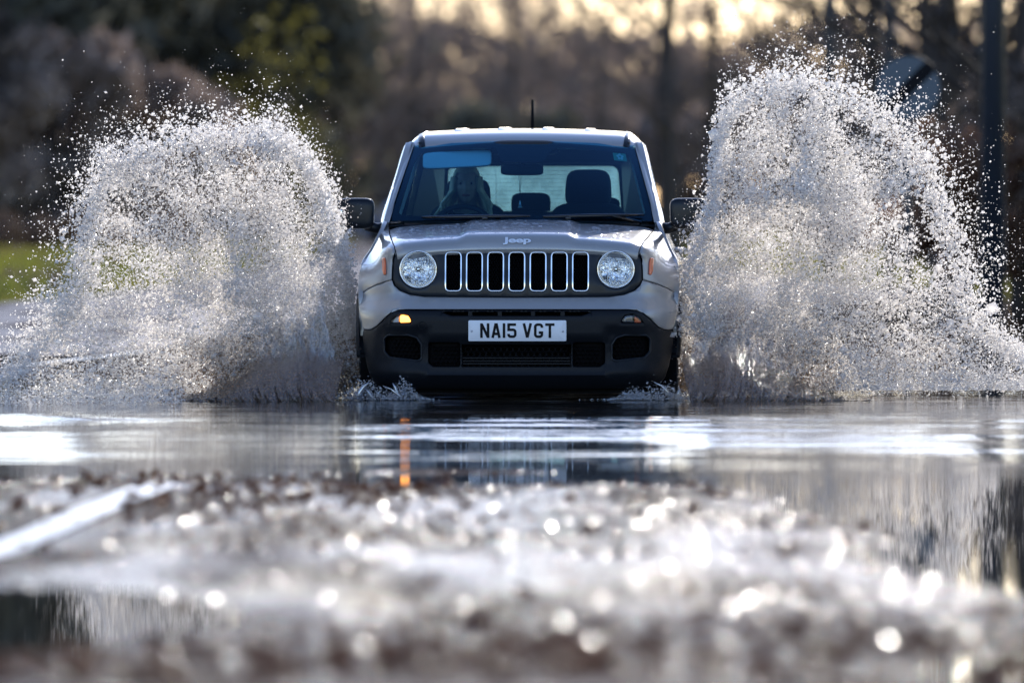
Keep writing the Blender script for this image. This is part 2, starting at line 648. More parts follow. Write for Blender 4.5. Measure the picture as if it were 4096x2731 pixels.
def asphalt_mat():
    m = bpy.data.materials.new('wet_asphalt')
    m.use_nodes = True
    nt = m.node_tree
    nt.nodes.remove(nt.nodes['Principled BSDF'])
    out = nt.nodes['Material Output']
    L = nt.links.new
    tc = nt.nodes.new('ShaderNodeTexCoord')
    def noise(scale, st=(1, 1, 1), detail=4, loc=(0, 0, 0)):
        mp = nt.nodes.new('ShaderNodeMapping')
        mp.inputs['Scale'].default_value = st
        mp.inputs['Location'].default_value = loc
        n = nt.nodes.new('ShaderNodeTexNoise')
        n.inputs['Scale'].default_value = scale
        n.inputs['Detail'].default_value = detail
        L(tc.outputs['Object'], mp.inputs[0])
        L(mp.outputs[0], n.inputs['Vector'])
        return n.outputs['Fac']
    def rng_(v, a, b, c=0.0, d=1.0):
        q = nt.nodes.new('ShaderNodeMapRange')
        q.interpolation_type = 'SMOOTHSTEP'
        for k, x in zip(('From Min', 'From Max', 'To Min', 'To Max'), (a, b, c, d)):
            q.inputs[k].default_value = x
        L(v, q.inputs['Value'])
        return q.outputs[0]
    def math_(op, a, b):
        q = nt.nodes.new('ShaderNodeMath')
        q.operation = op
        for k, x in enumerate((a, b)):
            if isinstance(x, (int, float)): q.inputs[k].default_value = x
            else: L(x, q.inputs[k])
        return q.outputs[0]
    sp = nt.nodes.new('ShaderNodeSeparateXYZ')
    L(tc.outputs['Object'], sp.inputs[0])
    cr = nt.nodes.new('ShaderNodeValToRGB')
    cr.color_ramp.elements[0].color = (0.020, 0.011, 0.007, 1)
    cr.color_ramp.elements[1].color = (0.080, 0.050, 0.036, 1)
    L(noise(60, detail=6), cr.inputs[0])
    df = nt.nodes.new('ShaderNodeBsdfDiffuse')
    L(cr.outputs[0], df.inputs[0])
    gl = nt.nodes.new('ShaderNodeBsdfGlossy')
    gl.inputs[0].default_value = (0.86, 0.83, 0.83, 1)
    rgh = rng_(noise(0.9, (2.0, 0.5, 1), 3, (4, 2, 0)), .38, .62, .10, .20)
    rgh = math_('ADD', rgh, rng_(sp.outputs['Y'], -6.0, 6.0, 0.0, 0.13))
    L(rgh, gl.inputs['Roughness'])
    fr = nt.nodes.new('ShaderNodeFresnel')
    fr.inputs['IOR'].default_value = 1.33
    # film of water: broad sideways bands, less of it at the shore and close to the lens
    far = math_('MULTIPLY', rng_(sp.outputs['Y'], -18.5, -14.0), rng_(sp.outputs['Y'], -8.0, -11.0))
    near = rng_(sp.outputs['Y'], -25.6, -27.4)
    dry = math_('MAXIMUM', math_('MULTIPLY', far, 0.13), math_('MULTIPLY', near, 0.32))
    band = noise(1.0, (2.3, 0.42, 1), 5, (1.3, 7.1, 0))
    wet = rng_(math_('SUBTRACT', band, dry), .34, .58, .12, .47)
    fac = math_('MULTIPLY', math_('MULTIPLY', fr.outputs[0], wet), rng_(sp.outputs['Y'], -6.0, 6.0, 1.0, 0.55))
    b = nt.nodes.new('ShaderNodeBump')
    b.inputs['Strength'].default_value = 0.10
    b.inputs['Distance'].default_value = 0.004
    L(noise(55, detail=3), b.inputs['Height'])
    L(b.outputs['Normal'], gl.inputs['Normal'])
    mx = nt.nodes.new('ShaderNodeMixShader')
    L(fac, mx.inputs[0])
    L(df.outputs[0], mx.inputs[1])
    L(gl.outputs[0], mx.inputs[2])
    L(mx.outputs[0], out.inputs[0])
    return m


def water_mat():
    m, nt, p = new_mat('flood_water')
    p.inputs['Base Color'].default_value = (0.020, 0.017, 0.014, 1)
    p.inputs['Roughness'].default_value = 0.02
    p.inputs['IOR'].default_value = 1.33
    tc = nt.nodes.new('ShaderNodeTexCoord')
    geo = nt.nodes.new('ShaderNodeSeparateXYZ')
    nt.links.new(tc.outputs['Object'], geo.inputs[0])
    def noise(scale, st, detail):
        mp = nt.nodes.new('ShaderNodeMapping')
        mp.inputs['Scale'].default_value = st
        n = nt.nodes.new('ShaderNodeTexNoise')
        n.inputs['Scale'].default_value = scale
        n.inputs['Detail'].default_value = detail
        nt.links.new(tc.outputs['Object'], mp.inputs[0])
        nt.links.new(mp.outputs[0], n.inputs['Vector'])
        return n
    n1 = noise(1.0, (1.1, 5.0, 1), 3)
    n2 = noise(1.0, (6.0, 22.0, 1), 2)
    # rough near the car, calm near the shore
    mr = nt.nodes.new('ShaderNodeMapRange')
    mr.interpolation_type = 'SMOOTHSTEP'
    mr.inputs['From Min'].default_value = -17
    mr.inputs['From Max'].default_value = -5
    mr.inputs['To Min'].default_value = 0.02
    mr.inputs['To Max'].default_value = 1.0
    nt.links.new(geo.outputs['Y'], mr.inputs['Value'])
    ad = nt.nodes.new('ShaderNodeMath')
    ad.operation = 'MULTIPLY_ADD'
    ad.inputs[1].default_value = 0.22
    nt.links.new(n2.outputs['Fac'], ad.inputs[0])
    nt.links.new(n1.outputs['Fac'], ad.inputs[2])
    m2 = nt.nodes.new('ShaderNodeMapRange')
    m2.interpolation_type = 'SMOOTHSTEP'
    m2.inputs['From Min'].default_value = 3.0
    m2.inputs['From Max'].default_value = 12.0
    m2.inputs['To Min'].default_value = 1.0
    m2.inputs['To Max'].default_value = 0.12
    nt.links.new(geo.outputs['Y'], m2.inputs['Value'])
    mb = nt.nodes.new('ShaderNodeMath')
    mb.operation = 'MULTIPLY'
    nt.links.new(ad.outputs[0], mb.inputs[0])
    nt.links.new(m2.outputs[0], mb.inputs[1])
    mu = nt.nodes.new('ShaderNodeMath')
    mu.operation = 'MULTIPLY'
    nt.links.new(mb.outputs[0], mu.inputs[0])
    nt.links.new(mr.outputs[0], mu.inputs[1])
    b = nt.nodes.new('ShaderNodeBump')
    b.inputs['Strength'].default_value = 0.30
    b.inputs['Distance'].default_value = 0.02
    nt.links.new(mu.outputs[0], b.inputs['Height'])
    nt.links.new(b.outputs['Normal'], p.inputs['Normal'])
    return m


M_road = asphalt_mat()
M_water = water_mat()
tag(make_road(), kind='structure')


def make_water():
    ys = np.concatenate([np.arange(-34, -16, 0.5), np.arange(-16, 6, 0.06), np.arange(6, 70, 1.0)])
    xs = np.linspace(-9, 9, 140)
    Y, X = np.meshgrid(ys, xs, indexing='ij')
    # bow ripples running ahead of the car
    amp = sstep(-15, -8, Y) * sstep(6, 3, Y)
    r = np.hypot(X * 0.55, Y - 0.6)
    ph = 5.0 * fbm(X * 0.5 + 2, Y * 0.5, 3)
    patch = .20 + .80 * sstep(.36, .62, fbm(X * 0.85 + 7, Y * 0.62 + .9, 4))
    calm = (.22 + .78 * sstep(-1.8, -4.6, Y))
    Z = amp * calm * patch * (0.0060 * np.sin(r * 17.0 + ph) + 0.0035 * np.sin(r * 5.2 + ph * .5)
                              + 0.007 * (fbm(X * 0.8 + 9, Y * 2.6, 3) - 0.5) + 0.0045 * (fbm(X * 2.5 + 4, Y * 7, 2) - 0.5))
    Z = Z + sstep(-16, -10, Y) * 0.0016 * (fbm(X * 1.2, Y * 4.0, 3) - .5)
    V = np.stack([X, Y, Z], -1).reshape(-1, 3)
    return obj('flood_water', V, grid_faces(len(ys), len(xs)), M_water, None, True, False)


tag(make_water(), kind='structure')


def make_ground():
    a = np.concatenate([-np.geomspace(4000, 12, 26), np.linspace(-11, 11, 23), np.geomspace(12, 4000, 26)])
    ys = np.concatenate([[-600, -200, -80], np.linspace(-40, 260, 101), np.geomspace(270, 6000, 22)])
    Y, X = np.meshgrid(ys, a, indexing='ij')
    off = np.abs(X - road_center(np.clip(Y, 0, 420)))
    Z = -0.34 + 0.50 * sstep(4.6, 6.4, off) * sstep(30, 60, Y) + 0.3 * sstep(6, 14, off) * sstep(-10, 30, Y) + 0.25 * (fbm(X * 0.2, Y * 0.1, 3) - 0.5) * sstep(4.5, 9, off) * sstep(20, 60, Y)
    Z = np.where(Y > 415, Z * 0 + 0.15, Z)
    V = np.stack([X, Y, Z], -1).reshape(-1, 3)
    m, nt, p = new_mat('verge_grass')
    tc = nt.nodes.new('ShaderNodeTexCoord')
    n = nt.nodes.new('ShaderNodeTexNoise')
    n.inputs['Scale'].default_value = 0.5
    n.inputs['Detail'].default_value = 6
    cr = nt.nodes.new('ShaderNodeValToRGB')
    cr.color_ramp.elements[0].color = (0.12, 0.115, 0.014, 1)
    cr.color_ramp.elements[1].color = (0.30, 0.25, 0.05, 1)
    nt.links.new(tc.outputs['Object'], n.inputs['Vector'])
    nt.links.new(n.outputs['Fac'], cr.inputs[0])
    nt.links.new(cr.outputs[0], p.inputs['Base Color'])
    p.inputs['Roughness'].default_value = 1.0
    p.inputs['Specular IOR Level'].default_value = 0.0
    return obj('ground', V, grid_faces(len(ys), len(a)), m, None, True, False)


tag(make_ground(), kind='structure')


def strip_mark(name, p0, p1, w, label):
    n = 40
    V = []
    p0 = np.array(p0)
    p1 = np.array(p1)
    t = (p1 - p0) / np.linalg.norm(p1 - p0)
    nn = np.array([-t[1], t[0]])
    for i in range(n):
        c = p0 + (p1 - p0) * i / (n - 1)
        for k in range(5):
            q = c + nn * w * (k / 4 - 0.5)
            z = float(road_profile(np.array([q[0]]), np.array([q[1]]))[0])
            V.append((q[0], q[1], max(z, -0.003) + 0.006))
    o = obj(name, V, grid_faces(n, 5), M['paint_line'], None, True, False)
    return tag(o, kind='structure')


strip_mark('road_marking', (-1.62, -23.4), (-1.30, -15.6), 0.14, '')
strip_mark('road_marking', (-3.25, 10.5), (-2.62, 17.0), 0.12, '')


# ---- vegetation --------------------------------------------------------
def shard_mesh(name, centers, sizes, mat, r, aspect=0.45, updir=0.0):
    """many small leaf- or twig-shaped faces"""
    n = len(centers)
    a = r.normal(size=(n, 3))
    a[:, 2] += updir
    a /= np.linalg.norm(a, axis=1)[:, None]
    b = r.normal(size=(n, 3))
    b -= a * np.sum(a * b, 1)[:, None]
    b /= np.linalg.norm(b, axis=1)[:, None]
    s = sizes[:, None]
    V = np.stack([centers - a * s, centers + b * s * aspect, centers + a * s, centers - b * s * aspect], 1).reshape(-1, 3)
    F = np.arange(4 * n).reshape(n, 4)
    me = fast_mesh(name, V, F)
    me.materials.append(mat)
    return me


def crown_points(r, n, clumps, rad, squash=1.0, shell=0.55):
    """leaf centres gathered in clumps"""
    ci = r.integers(0, len(clumps), n)
    c = np.array([q[:3] for q in clumps])[ci]
    cr = np.array([q[3] for q in clumps])[ci]
    d = r.normal(size=(n, 3))
    d /= np.linalg.norm(d, axis=1)[:, None]
    rr = cr * (shell + (1 - shell) * r.random(n)) * (0.6 + 0.4 * r.random(n))
    return c + d * rr[:, None] * np.array([1, 1, squash])


def bare_tree_meshes(seed, h, spread, ntwig, tw=0.012, low=0.12):
    r = np.random.default_rng(seed)
    tb = MB()
    th = h * 0.55
    pts = [(0, 0, -0.3)]
    x = y = 0
    for i in range(1, 7):
        x += r.normal() * 0.03 * h * 0.3
        y += r.normal() * 0.03 * h * 0.3
        pts.append((x, y, h * 0.95 * i / 6))
    r0 = h * 0.018 + 0.03
    tb.tube(pts, [r0 * (1.25 - i * 0.185) for i in range(7)], 7)
    P = np.array(pts)
    cb = MB()
    ends = []
    for k in range(18):
        t = low + (0.97 - low) * r.random()
        i = min(5, int(t * 6))
        f = t * 6 - i
        s = P[i] * (1 - f) + P[i + 1] * f
        an = r.random() * 6.28
        L = spread * (1.15 - 0.7 * t) * (0.6 + 0.6 * r.random())
        e = s + np.array([math.cos(an) * L, math.sin(an) * L, L * (0.35 + 0.7 * r.random())])
        mid = (s + e) / 2 + np.array([0, 0, -0.06 * L])
        cb.tube([s, mid, e], [r0 * 0.42 * (1.1 - t), r0 * 0.28 * (1.1 - t), r0 * 0.08], 4)
        for q in range(5):
            f2 = 0.3 + 0.7 * r.random()
            s2 = s + (e - s) * f2
            an2 = an + r.normal() * 1.0
            L2 = L * 0.55 * (0.5 + r.random())
            e2 = s2 + np.array([math.cos(an2) * L2, math.sin(an2) * L2, L2 * r.uniform(-0.1, 1.0)])
            cb.tube([s2, (s2 + e2) / 2 + r.normal(size=3) * 0.03 * L2, e2], [r0 * 0.14, r0 * 0.09, r0 * 0.03], 3)
            ends.append((s2, e2))
    cv = [np.vstack(cb.v)]
    cf = list(cb.f)
    # fine twigs as thin tapering blades
    n = ntwig
    ei = r.integers(0, len(ends), n)
    A = np.array([e[0] for e in ends])[ei]
    B = np.array([e[1] for e in ends])[ei]
    t = r.random(n)[:, None]
    s = A + (B - A) * t
    d = (B - A) / np.linalg.norm(B - A, axis=1)[:, None] * 0.6 + r.normal(size=(n, 3)) * 0.6
    d[:, 2] += 0.15
    L = (0.12 + 0.22 * r.random(n))[:, None] * spread * 0.55
    e = s + d * L
    w = r.normal(size=(n, 3))
    w -= d * (np.sum(w * d, 1) / np.sum(d * d, 1))[:, None]
    w /= np.linalg.norm(w, axis=1)[:, None]
    w *= tw
    TV = np.stack([s - w, s + w, e + w * 0.3, e - w * 0.3], 1).reshape(-1, 3)
    base = len(cv[0])
    cv.append(TV)
    cf += [[base + 4 * i, base + 4 * i + 1, base + 4 * i + 2, base + 4 * i + 3] for i in range(n)]
    return (np.vstack(tb.v), tb.f), (np.vstack(cv), cf)


def place_tree(protos, i, x, y, sc, rz, label, group, name='bare_tree', cat='tree', z=0.0):
    """copy of a prototype: root + trunk + crown sharing mesh data"""
    t = empty(name, (x, y, z), rz, label, cat, group)
    t.scale = (sc, sc, sc)
    for nm, me in protos[i]:
        c = bpy.data.objects.new(nm, me)
        COL.objects.link(c)
        c.parent = t
    return t


def me_of(name, vf, mat):
    me = fast_mesh(name, vf[0], vf[1])
    me.materials.append(mat)
    return me


BARE = []
for sd_, h_, sp_, nt_ in ((11, 9.0, 3.0, 1500), (12, 11.0, 3.2, 1700), (13, 7.0, 3.0, 1400)):
    a, b = bare_tree_meshes(sd_, h_, sp_, nt_)
    BARE.append([('trunk', me_of('trunk', a, M['bark'])), ('crown', me_of('crown', b, M['twig_dark']))])
DARK = []
for sd_, h_, sp_, nt_ in ((14, 9.0, 3.2, 1900), (15, 10.0, 3.4, 1900)):
    a, b = bare_tree_meshes(sd_, h_, sp_, nt_, 0.009)
    DARK.append([('trunk', me_of('trunk', a, M['bark'])), ('crown', me_of('crown', b, M['bark']))])


def bush_proto(seed, w, h, n, mat, size, stems=True, mat2=None):
    r = np.random.default_rng(seed)
    cl = []
    for k in range(26):
        an = r.random() * 6.28
        q = math.sqrt(r.random()) * w * 0.5
        z = h * (0.12 + 0.72 * r.random())
        cl.append((math.cos(an) * q, math.sin(an) * q * 0.8, z, h * (0.10 + 0.14 * r.random())))
    P = crown_points(r, n, cl, 1, 0.9, 0.3)
    me = shard_mesh('crown', P, size * (0.5 + r.random(n)), mat, r, 0.3, 0.5)
    tb = MB()
    for k in range(7):
        an = r.random() * 6.28
        q = w * 0.3 * r.random()
        tb.tube([(q * 0.3 * math.cos(an), q * 0.3 * math.sin(an), -0.3), (q * math.cos(an), q * math.sin(an), h * 0.4),
                 (q * 1.5 * math.cos(an), q * 1.5 * math.sin(an), h * 0.75)], [0.05, 0.035, 0.015], 5)
    return [('stem', me_of('stem', (np.vstack(tb.v), tb.f), M['bark'])), ('crown', me)]


HEDGE = [bush_proto(21, 5.0, 3.4, 5200, M['twig'], 0.17), bush_proto(22, 5.5, 3.0, 5200, M['twig'], 0.17),
         bush_proto(23, 4.6, 4.0, 5200, M['twig_dark'], 0.17)]
EVER = [bush_proto(31, 4.5, 7.5, 9000, M['evergreen'], 0.20), bush_proto(32, 5.2, 9.0, 9000, M['evergreen'], 0.20)]
IVY = [bush_proto(33, 1.15, 5.6, 400, M['ivy'], 0.13)]
CONI = [bush_proto(34, 1.9, 2.7, 5200, M['evergreen'], 0.11)]
RUSS = [bush_proto(35, 2.0, 2.2, 2200, M['russet'], 0.10)]
REED = [bush_proto(36, 2.2, 0.75, 2600, M['reed'], 0.11)]


def wx(px, d):  # full-res column of the picture -> x at distance d from the lens
    return (px - 2048) * d / (740.0 * 50.0)


# ---- the long hedge behind the road
hx = np.linspace(-1250, 3900, 15)
side_words = ['far left end', 'second from the left end', 'third from the left', 'fourth from the left', 'fifth from the left',
              'left of the car roof', 'behind the driver', 'behind the mirror', 'above the car aerial', 'right of the car roof',
              'behind the right spray', 'under the pale sky gap', 'behind the blue lamp post', 'behind the round sign',
              'beside the thick pole']
for k in range(15):
    d = 254 + 12 * rng.random()
    sc = 1.15 + 0.33 * rng.random()
    place_tree(HEDGE, k % 3, wx(float(hx[k]) + 60 * rng.normal(), d), d - 50, sc, rng.random() * 6,
               'blurred brown twiggy hedge bush, %s of the hedge row' % side_words[k] if k < 5 else 'blurred brown twiggy hedge bush in the far row, ' + side_words[k],
               'hedge bushes behind the road', 'hedge_bush', 'bush')
# ---- tall dark trees on the left
for k, (px, d, i, sc, lab) in enumerate([
        (-260, 196, 1, 1.6, 'tall dark evergreen tree at the left edge of the picture'),
        (250, 206, 0, 1.5, 'dark evergreen tree above the left spray, reddish brush beside it'),
        (700, 212, 1, 1.4, 'dark evergreen tree just left of the yellow-green ivy'),
        (1040, 216, 0, 1.12, 'dark evergreen tree wrapped by yellow-green ivy')]):
    place_tree(EVER, i, wx(px, d), d - 50, sc, k * 1.3, lab, 'dark evergreens on the left', 'evergreen_tree', 'tree')
for k, (px, d, sc, lab) in enumerate([(1105, 196, 1.05, 'yellow-green ivy column lit by the sun, left of the sky gap'),
                                      (1245, 199, 0.62, 'smaller green ivy clump lower down beside the dark evergreens')]):
    place_tree(IVY, 0, wx(px, d), d - 50, sc, k * 2.0, lab, None, 'ivy', 'ivy')
for k, (px, d, sc, lab) in enumerate([(90, 192, 1.5, 'reddish brown bush at the left edge above the grass'),
                                      (500, 196, 1.4, 'brown twiggy bush behind the left spray'),
                                      (-500, 190, 1.6, 'brown twiggy bush outside the left edge of the road')]):
    place_tree(HEDGE, k, wx(px, d), d - 50, sc, k * 1.7, lab, 'brown bushes on the left verge', 'verge_bush', 'bush')
place_tree(CONI, 0, wx(2075, 165), 115, 1.15, 0.4, 'dark rounded evergreen bush with a green rim, above the car aerial', None, 'round_bush', 'bush')
# ---- reeds on the left verge
for k, px in enumerate((-260, -40, 160, 380, 600)):
    place_tree(REED, 0, wx(px, 178), 127 + k, 1.25, k * 1.1, 'tan dry reed tuft on the left grass verge', 'reed tufts on the verge', 'reed_tuft', 'reeds', 0.1)
# ---- bare trees against the pale sky
sk = [(3790, 116, 2, 0.95, 'dark branching bare tree between the round sign and the thick pole'),
      (1330, 215, 0, 0.9, 'thin bare tree at the left end of the pale sky gap'), (1700, 240, 2, 1.0, 'bare bushy tree low in the pale sky above the car'),
      (2050, 250, 1, 0.8, 'faint bare tree in the middle of the pale sky'), (2400, 245, 2, 1.0, 'bare tree right of the car aerial against the sky'),
      (2690, 205, 1, 1.0, 'bare tree with a dark trunk above the right spray'), (2860, 210, 0, 1.0, 'bare tree with a thick dark trunk beside the blue post'),
      (3150, 240, 2, 1.0, 'faint bare tree between the two posts'), (3480, 190, 1, 0.9, 'bare tree behind the round sign'),
      (3740, 135, 0, 0.9, 'dense bare tree just right of the round sign'), (3930, 122, 1, 0.85, 'bare tree behind the thick pole'),
      (4110, 106, 0, 0.9, 'dark bare tree at the right edge of the picture'), (4560, 106, 2, 1.0, 'bare tree just past the right edge')]
for px, d, i, sc, lab in sk:
    place_tree(DARK if px > 3400 else BARE, i % 2 if px > 3400 else i, wx(px, d), d - 50, sc, px * 0.01, lab, 'bare winter trees')
place_tree(RUSS, 0, wx(3850, 104), 54, 0.95, 0.5, 'russet leaved shrub beside the thick pole', None, 'russet_shrub', 'shrub', 0.1)
for k, (px, d, sc, lab) in enumerate([(4330, 108, 0.75, 'dark twiggy bush at the right edge behind the spray'), (4560, 104, 0.8, 'dark twiggy bush past the right edge'),
                                      (3620, 150, 0.8, 'dark twiggy bush under the round sign')]):
    place_tree(HEDGE, 2, wx(px, d), d - 50, sc, k * 2.1, lab, 'dark bushes on the right verge', 'verge_bush', 'bush')


def far_wood():
    r = np.random.default_rng(41)
    n = 62000
    x = r.uniform(-60, 60, n)
    top = 6.0 + 2.2 * fbm(x * 0.25 + 50, x * 0 + 2, 4) + 3.0 * sstep(-10, -22, x)
    z = top * r.random(n) ** 1.1
    y = 262 + r.uniform(-8, 8, n)
    me = shard_mesh('far_wood', np.stack([x, y, z], 1), 0.35 * (0.5 + r.random(n)), M['twig'], r, 0.25, 0.6)
    # thin bare tops against the sky
    k = 90000
    x = r.uniform(-60, 60, k)
    z = 3.8 + 7.5 * r.random(k) ** 1.2
    y = 262 + r.uniform(-9, 9, k)
    keep = r.random(k) < np.clip(.56 + 2.4 * (fbm(x * .55 + 20, z * .25, 4) - .32), .12, 1)
    keep &= r.random(k) < 1 - .60 * sstep(5, 9, x)
    x, y, z = x[keep], y[keep], z[keep]
    m2 = shard_mesh('tops', np.stack([x, y, z], 1), 0.5 * (0.5 + r.random(len(x))), M['twig'], r, 0.085, 1.2)
    bm = bmesh.new()
    bm.from_mesh(me)
    bm.from_mesh(m2)
    bm.to_mesh(me)
    bm.free()
    o = bpy.data.objects.new('far_wood', me)
    COL.objects.link(o)
    return tag(o, 'far brown winter wood along the skyline', 'wood', None, 'stuff')


far_wood()


def verge_grass():
    r = np.random.default_rng(43)
    n = 42000
    y = 34 + 120 * r.random(n)
    x = road_center(y) - (5.0 - 1.5 * sstep(30, 140, y)) - .1 - 9 * r.random(n) ** 1.5
    tall = fbm(x * .7, y * .22, 3)
    keep = r.random(n) < .35 + 1.3 * (tall - .35)
    x, y, tall = x[keep], y[keep], tall[keep]
    h = .05 + .30 * np.maximum(0, tall - .3)
    z = .14 + h * r.random(len(x))
    me = shard_mesh('grass', np.stack([x, y, z], 1), .07 + .16 * h * 2 * r.random(len(x)), M['grass'], r, .16, 1.6)
    me.materials.append(M['reed'])
    pick = (r.random(len(x)) < np.clip((tall - .5) * 3.5, .05, .7)).astype(np.int32)
    me.polygons.foreach_set('material_index', pick)
    o = bpy.data.objects.new('grass', me)
    COL.objects.link(o)
    return tag(o, 'uneven green and straw coloured grass on the left verge', 'grass', None, 'stuff')


M['grass'] = drop_mat('grass_blade', .0, (.17, .18, .03), .02, .6, front=.6)
verge_grass()


# ---- posts and sign
def post(name, px, d, r0, r1, h, mat, label, group=None, cat='post'):
    t = empty(name, (wx(px, d), d - 50, 0.0), 0, label, cat, group)
    b = MB()
    b.tube([(0, 0, -0.4), (0, 0, h * 0.5), (0, 0, h)], [r0, (r0 + r1) / 2, r1], 14)
    b.build('shaft', mat, t)
    return t


pole = post('telegraph_pole', 3972, 92, 0.125, 0.10, 8.5, M['post'], 'thick dark blue telegraph pole near the right edge', None, 'pole')
b = MB()
for s in (-1, 1):
    for q in range(9):
        b = MB()
        b.box((s * 0.135, 0, 2.6 + q * 0.5), (0.05, 0.03, 0.02))
        b.build('step_iron', M['steel'], pole)
b = MB()
b.box((0, 0, 7.9), (1.6, 0.10, 0.10))
b.build('crossarm', M['post'], pole)
lp = post('lamp_post', 3318, 128, 0.095, 0.075, 7.0, M['post'], 'slim dark blue lamp post left of the round sign', None, 'lamp post')
b = MB()
b.tube([(0, 0, 7.0), (0, -0.3, 7.35), (0, -1.0, 7.5)], 0.04, 8)
b.build('arm', M['post'], lp)
b = MB()
b.add(*rblock((0, -1.25, 7.48), (0.25, 0.6, 0.14), 0.6))
b.build('lamp_head', M['steel'], lp)
post('slim_post', 3555, 110, 0.065, 0.055, 6.0, M['post'], 'slim dark post rising above the round sign', None, 'post')

SIGN_D = 84.0
sg = empty('road_sign', (wx(3632, SIGN_D), SIGN_D - 50, 0.0), 0, 'round white road sign with a black diagonal bar on a thin post', 'road sign')
sz = CAM_H + (824 - 353) * SIGN_D / 37000.0
b = MB()
b.tube([(0, 0.05, -0.4), (0, 0.05, sz + 0.28)], 0.038, 12)
b.build('post', M['post'], sg)
RS = 0.30
b = MB()
b.lathe([(0.0, 0.006), (RS, 0.006), (RS + 0.004, 0.0), (RS, -0.012), (0.0, -0.012)], 56, (0, 0, sz))
b.build('sign_plate', M['sign_white_shaded'], sg, sharp=40)
b = MB()
b.lathe([(RS - 0.012, -0.0145), (RS + 0.001, -0.0145), (RS + 0.006, 0.0), (RS + 0.001, 0.01)], 56, (0, 0, sz))
b.build('rim', M['sign_black'], sg, sharp=40)
hw = 0.062
bar = []
for s in (1, -1):
    for k in range(9):
        o_ = hw * (1 - k / 4.0) * s
        L = math.sqrt((RS - 0.003) ** 2 - o_ ** 2) * s
        bar.append(((L - o_) / math.sqrt(2), (L + o_) / math.sqrt(2)))
P, F = panel(bar, [], 0.05, lambda a, c, dp: (a, -0.0165 + dp, c + sz), 0.0, 0.003)
obj('diagonal_bar', P, F, M['sign_black'], sg, False)
b = MB()
for dz in (-0.15, 0.15):
    b = MB()
    b.box((0, 0.045, sz + dz), (0.12, 0.07, 0.03))
    b.build('clamp', M['steel'], sg)
# ================================================================== THE CAR
CAR = empty('car', (0.023, 0, 0), R(-1.45), 'grey compact off-road car driving through the flood with one amber lamp lit', 'car')
yv = herm([-.12, .0, .05, .10, .16, .24, .32, .42, .478, .495, .515, .545, .56, .62, .70, .80, .86, .95],
          [.26, .13, .085, .05, .015, .012, .004, .0, .008, .02, .05, .085, .10, .10, .115, .135, .155, .20])


def plan(x):
    ax = np.abs(x)
    return 0.045 * (ax / .6) ** 2 + np.where(ax > .55, .40 * (np.maximum(ax - .55, 0) / .33) ** 2.3, 0)


def Fy(x, z):
    return yv(z) + plan(x)


def fasc(off=0.0):
    return lambda a, c, dp: (a, Fy(a, c) + off + dp, c)


def both(P, F):
    """a shape and its mirror image in one vertex list"""
    n = len(P)
    return np.vstack([P, flip(P)]), [list(f) for f in F] + [[i + n for i in f][::-1] for f in F]


# --- grille panel
GP = [(0, .812), (.30, .812), (.640, .810), (.662, .795), (.674, .76), (.678, .70), (.676, .646), (.664, .618), (.635, .592), (.58, .570), (.50, .558), (0, .5545)]
slots = [k * .115 for k in range(-3, 4)]


def rrect(cx, cz, w, h, r, seg=5):
    return rounded([(cx - w / 2, cz - h / 2), (cx + w / 2, cz - h / 2), (cx + w / 2, cz + h / 2), (cx - w / 2, cz + h / 2)], r, seg)


def circ(cx, cz, r, n=40):
    return [(cx + r * math.cos(2 * math.pi * k / n), cz + r * math.sin(2 * math.pi * k / n)) for k in range(n)]


LX, LZ = .536, .7065
gh = [rrect(s, .6945, .082, .206, .022) for s in slots] + [circ(LX, LZ, .1035), circ(-LX, LZ, .1035)]
P, F = panel(mirror_loop(GP), gh, .03, fasc(.012), .007, .05)
obj('grille_panel', P, F, M['satin_black'], CAR, True, True, 50)


def hexmesh(cx, cz, w, h, cell, yoff, keep=None):
    b = MB()
    r = cell / 2
    dx, dz = cell * .96, cell * .83
    ri, ro = r * 0.80, r * 1.04
    j = 0
    z = cz - h / 2
    while z < cz + h / 2 + 1e-6:
        x = cx - w / 2 + (dx / 2 if j % 2 else 0)
        while x < cx + w / 2 + 1e-6:
            if keep is None or keep(x, z):
                V = []
                for k in range(6):
                    an = math.pi / 6 + k * math.pi / 3
                    for rr, yy in ((ro, 0.0), (ri, 0.004), (ri, 0.012)):
                        px, pz = x + rr * math.cos(an) * 1.05, z + rr * math.sin(an) * .92
                        V.append((px, float(Fy(px, pz)) + yoff + yy, pz))
                Fq = []
                for k in range(6):
                    a, c = k * 3, ((k + 1) % 6) * 3
                    Fq += [(a, c, c + 1, a + 1), (a + 1, c + 1, c + 2, a + 2)]
                b.add(V, Fq)
            x += dx
        z += dz
        j += 1
    return b


for s in slots:
    # chrome ring: swept along the slot outline
    pl = np.array(resample(rrect(s, .6945, .0845, .2085, .024, 7), .012))
    b = MB()
    n = len(pl)
    t = np.roll(pl, -1, 0) - np.roll(pl, 1, 0)
    nr = np.stack([t[:, 1], -t[:, 0]], 1)
    nr /= np.linalg.norm(nr, axis=1)[:, None]
    V = []
    prof = [(.0045, .004), (.0045, -.006), (.0025, -.0095), (-.001, -.010), (-.0042, -.006), (-.005, .012), (-.005, .03)]
    for i in range(n):
        for o_, dy in prof:
            q = pl[i] + nr[i] * o_
            V.append((q[0], float(Fy(q[0], q[1])) + .012 + dy, q[1]))
    k = len(prof)
    Fq = [(i * k + j, ((i + 1) % n) * k + j, ((i + 1) % n) * k + j + 1, i * k + j + 1) for i in range(n) for j in range(k - 1)]
    b.add(V, Fq)
    ring = b.build('grille_ring', M['chrome'], CAR)
    hm = hexmesh(s, .6945, .070, .19, .0155, .024).build('grille_mesh', M['black_plastic'], ring, False)
b = MB()
b.box((0, .27, .69), (1.24, .02, .30))
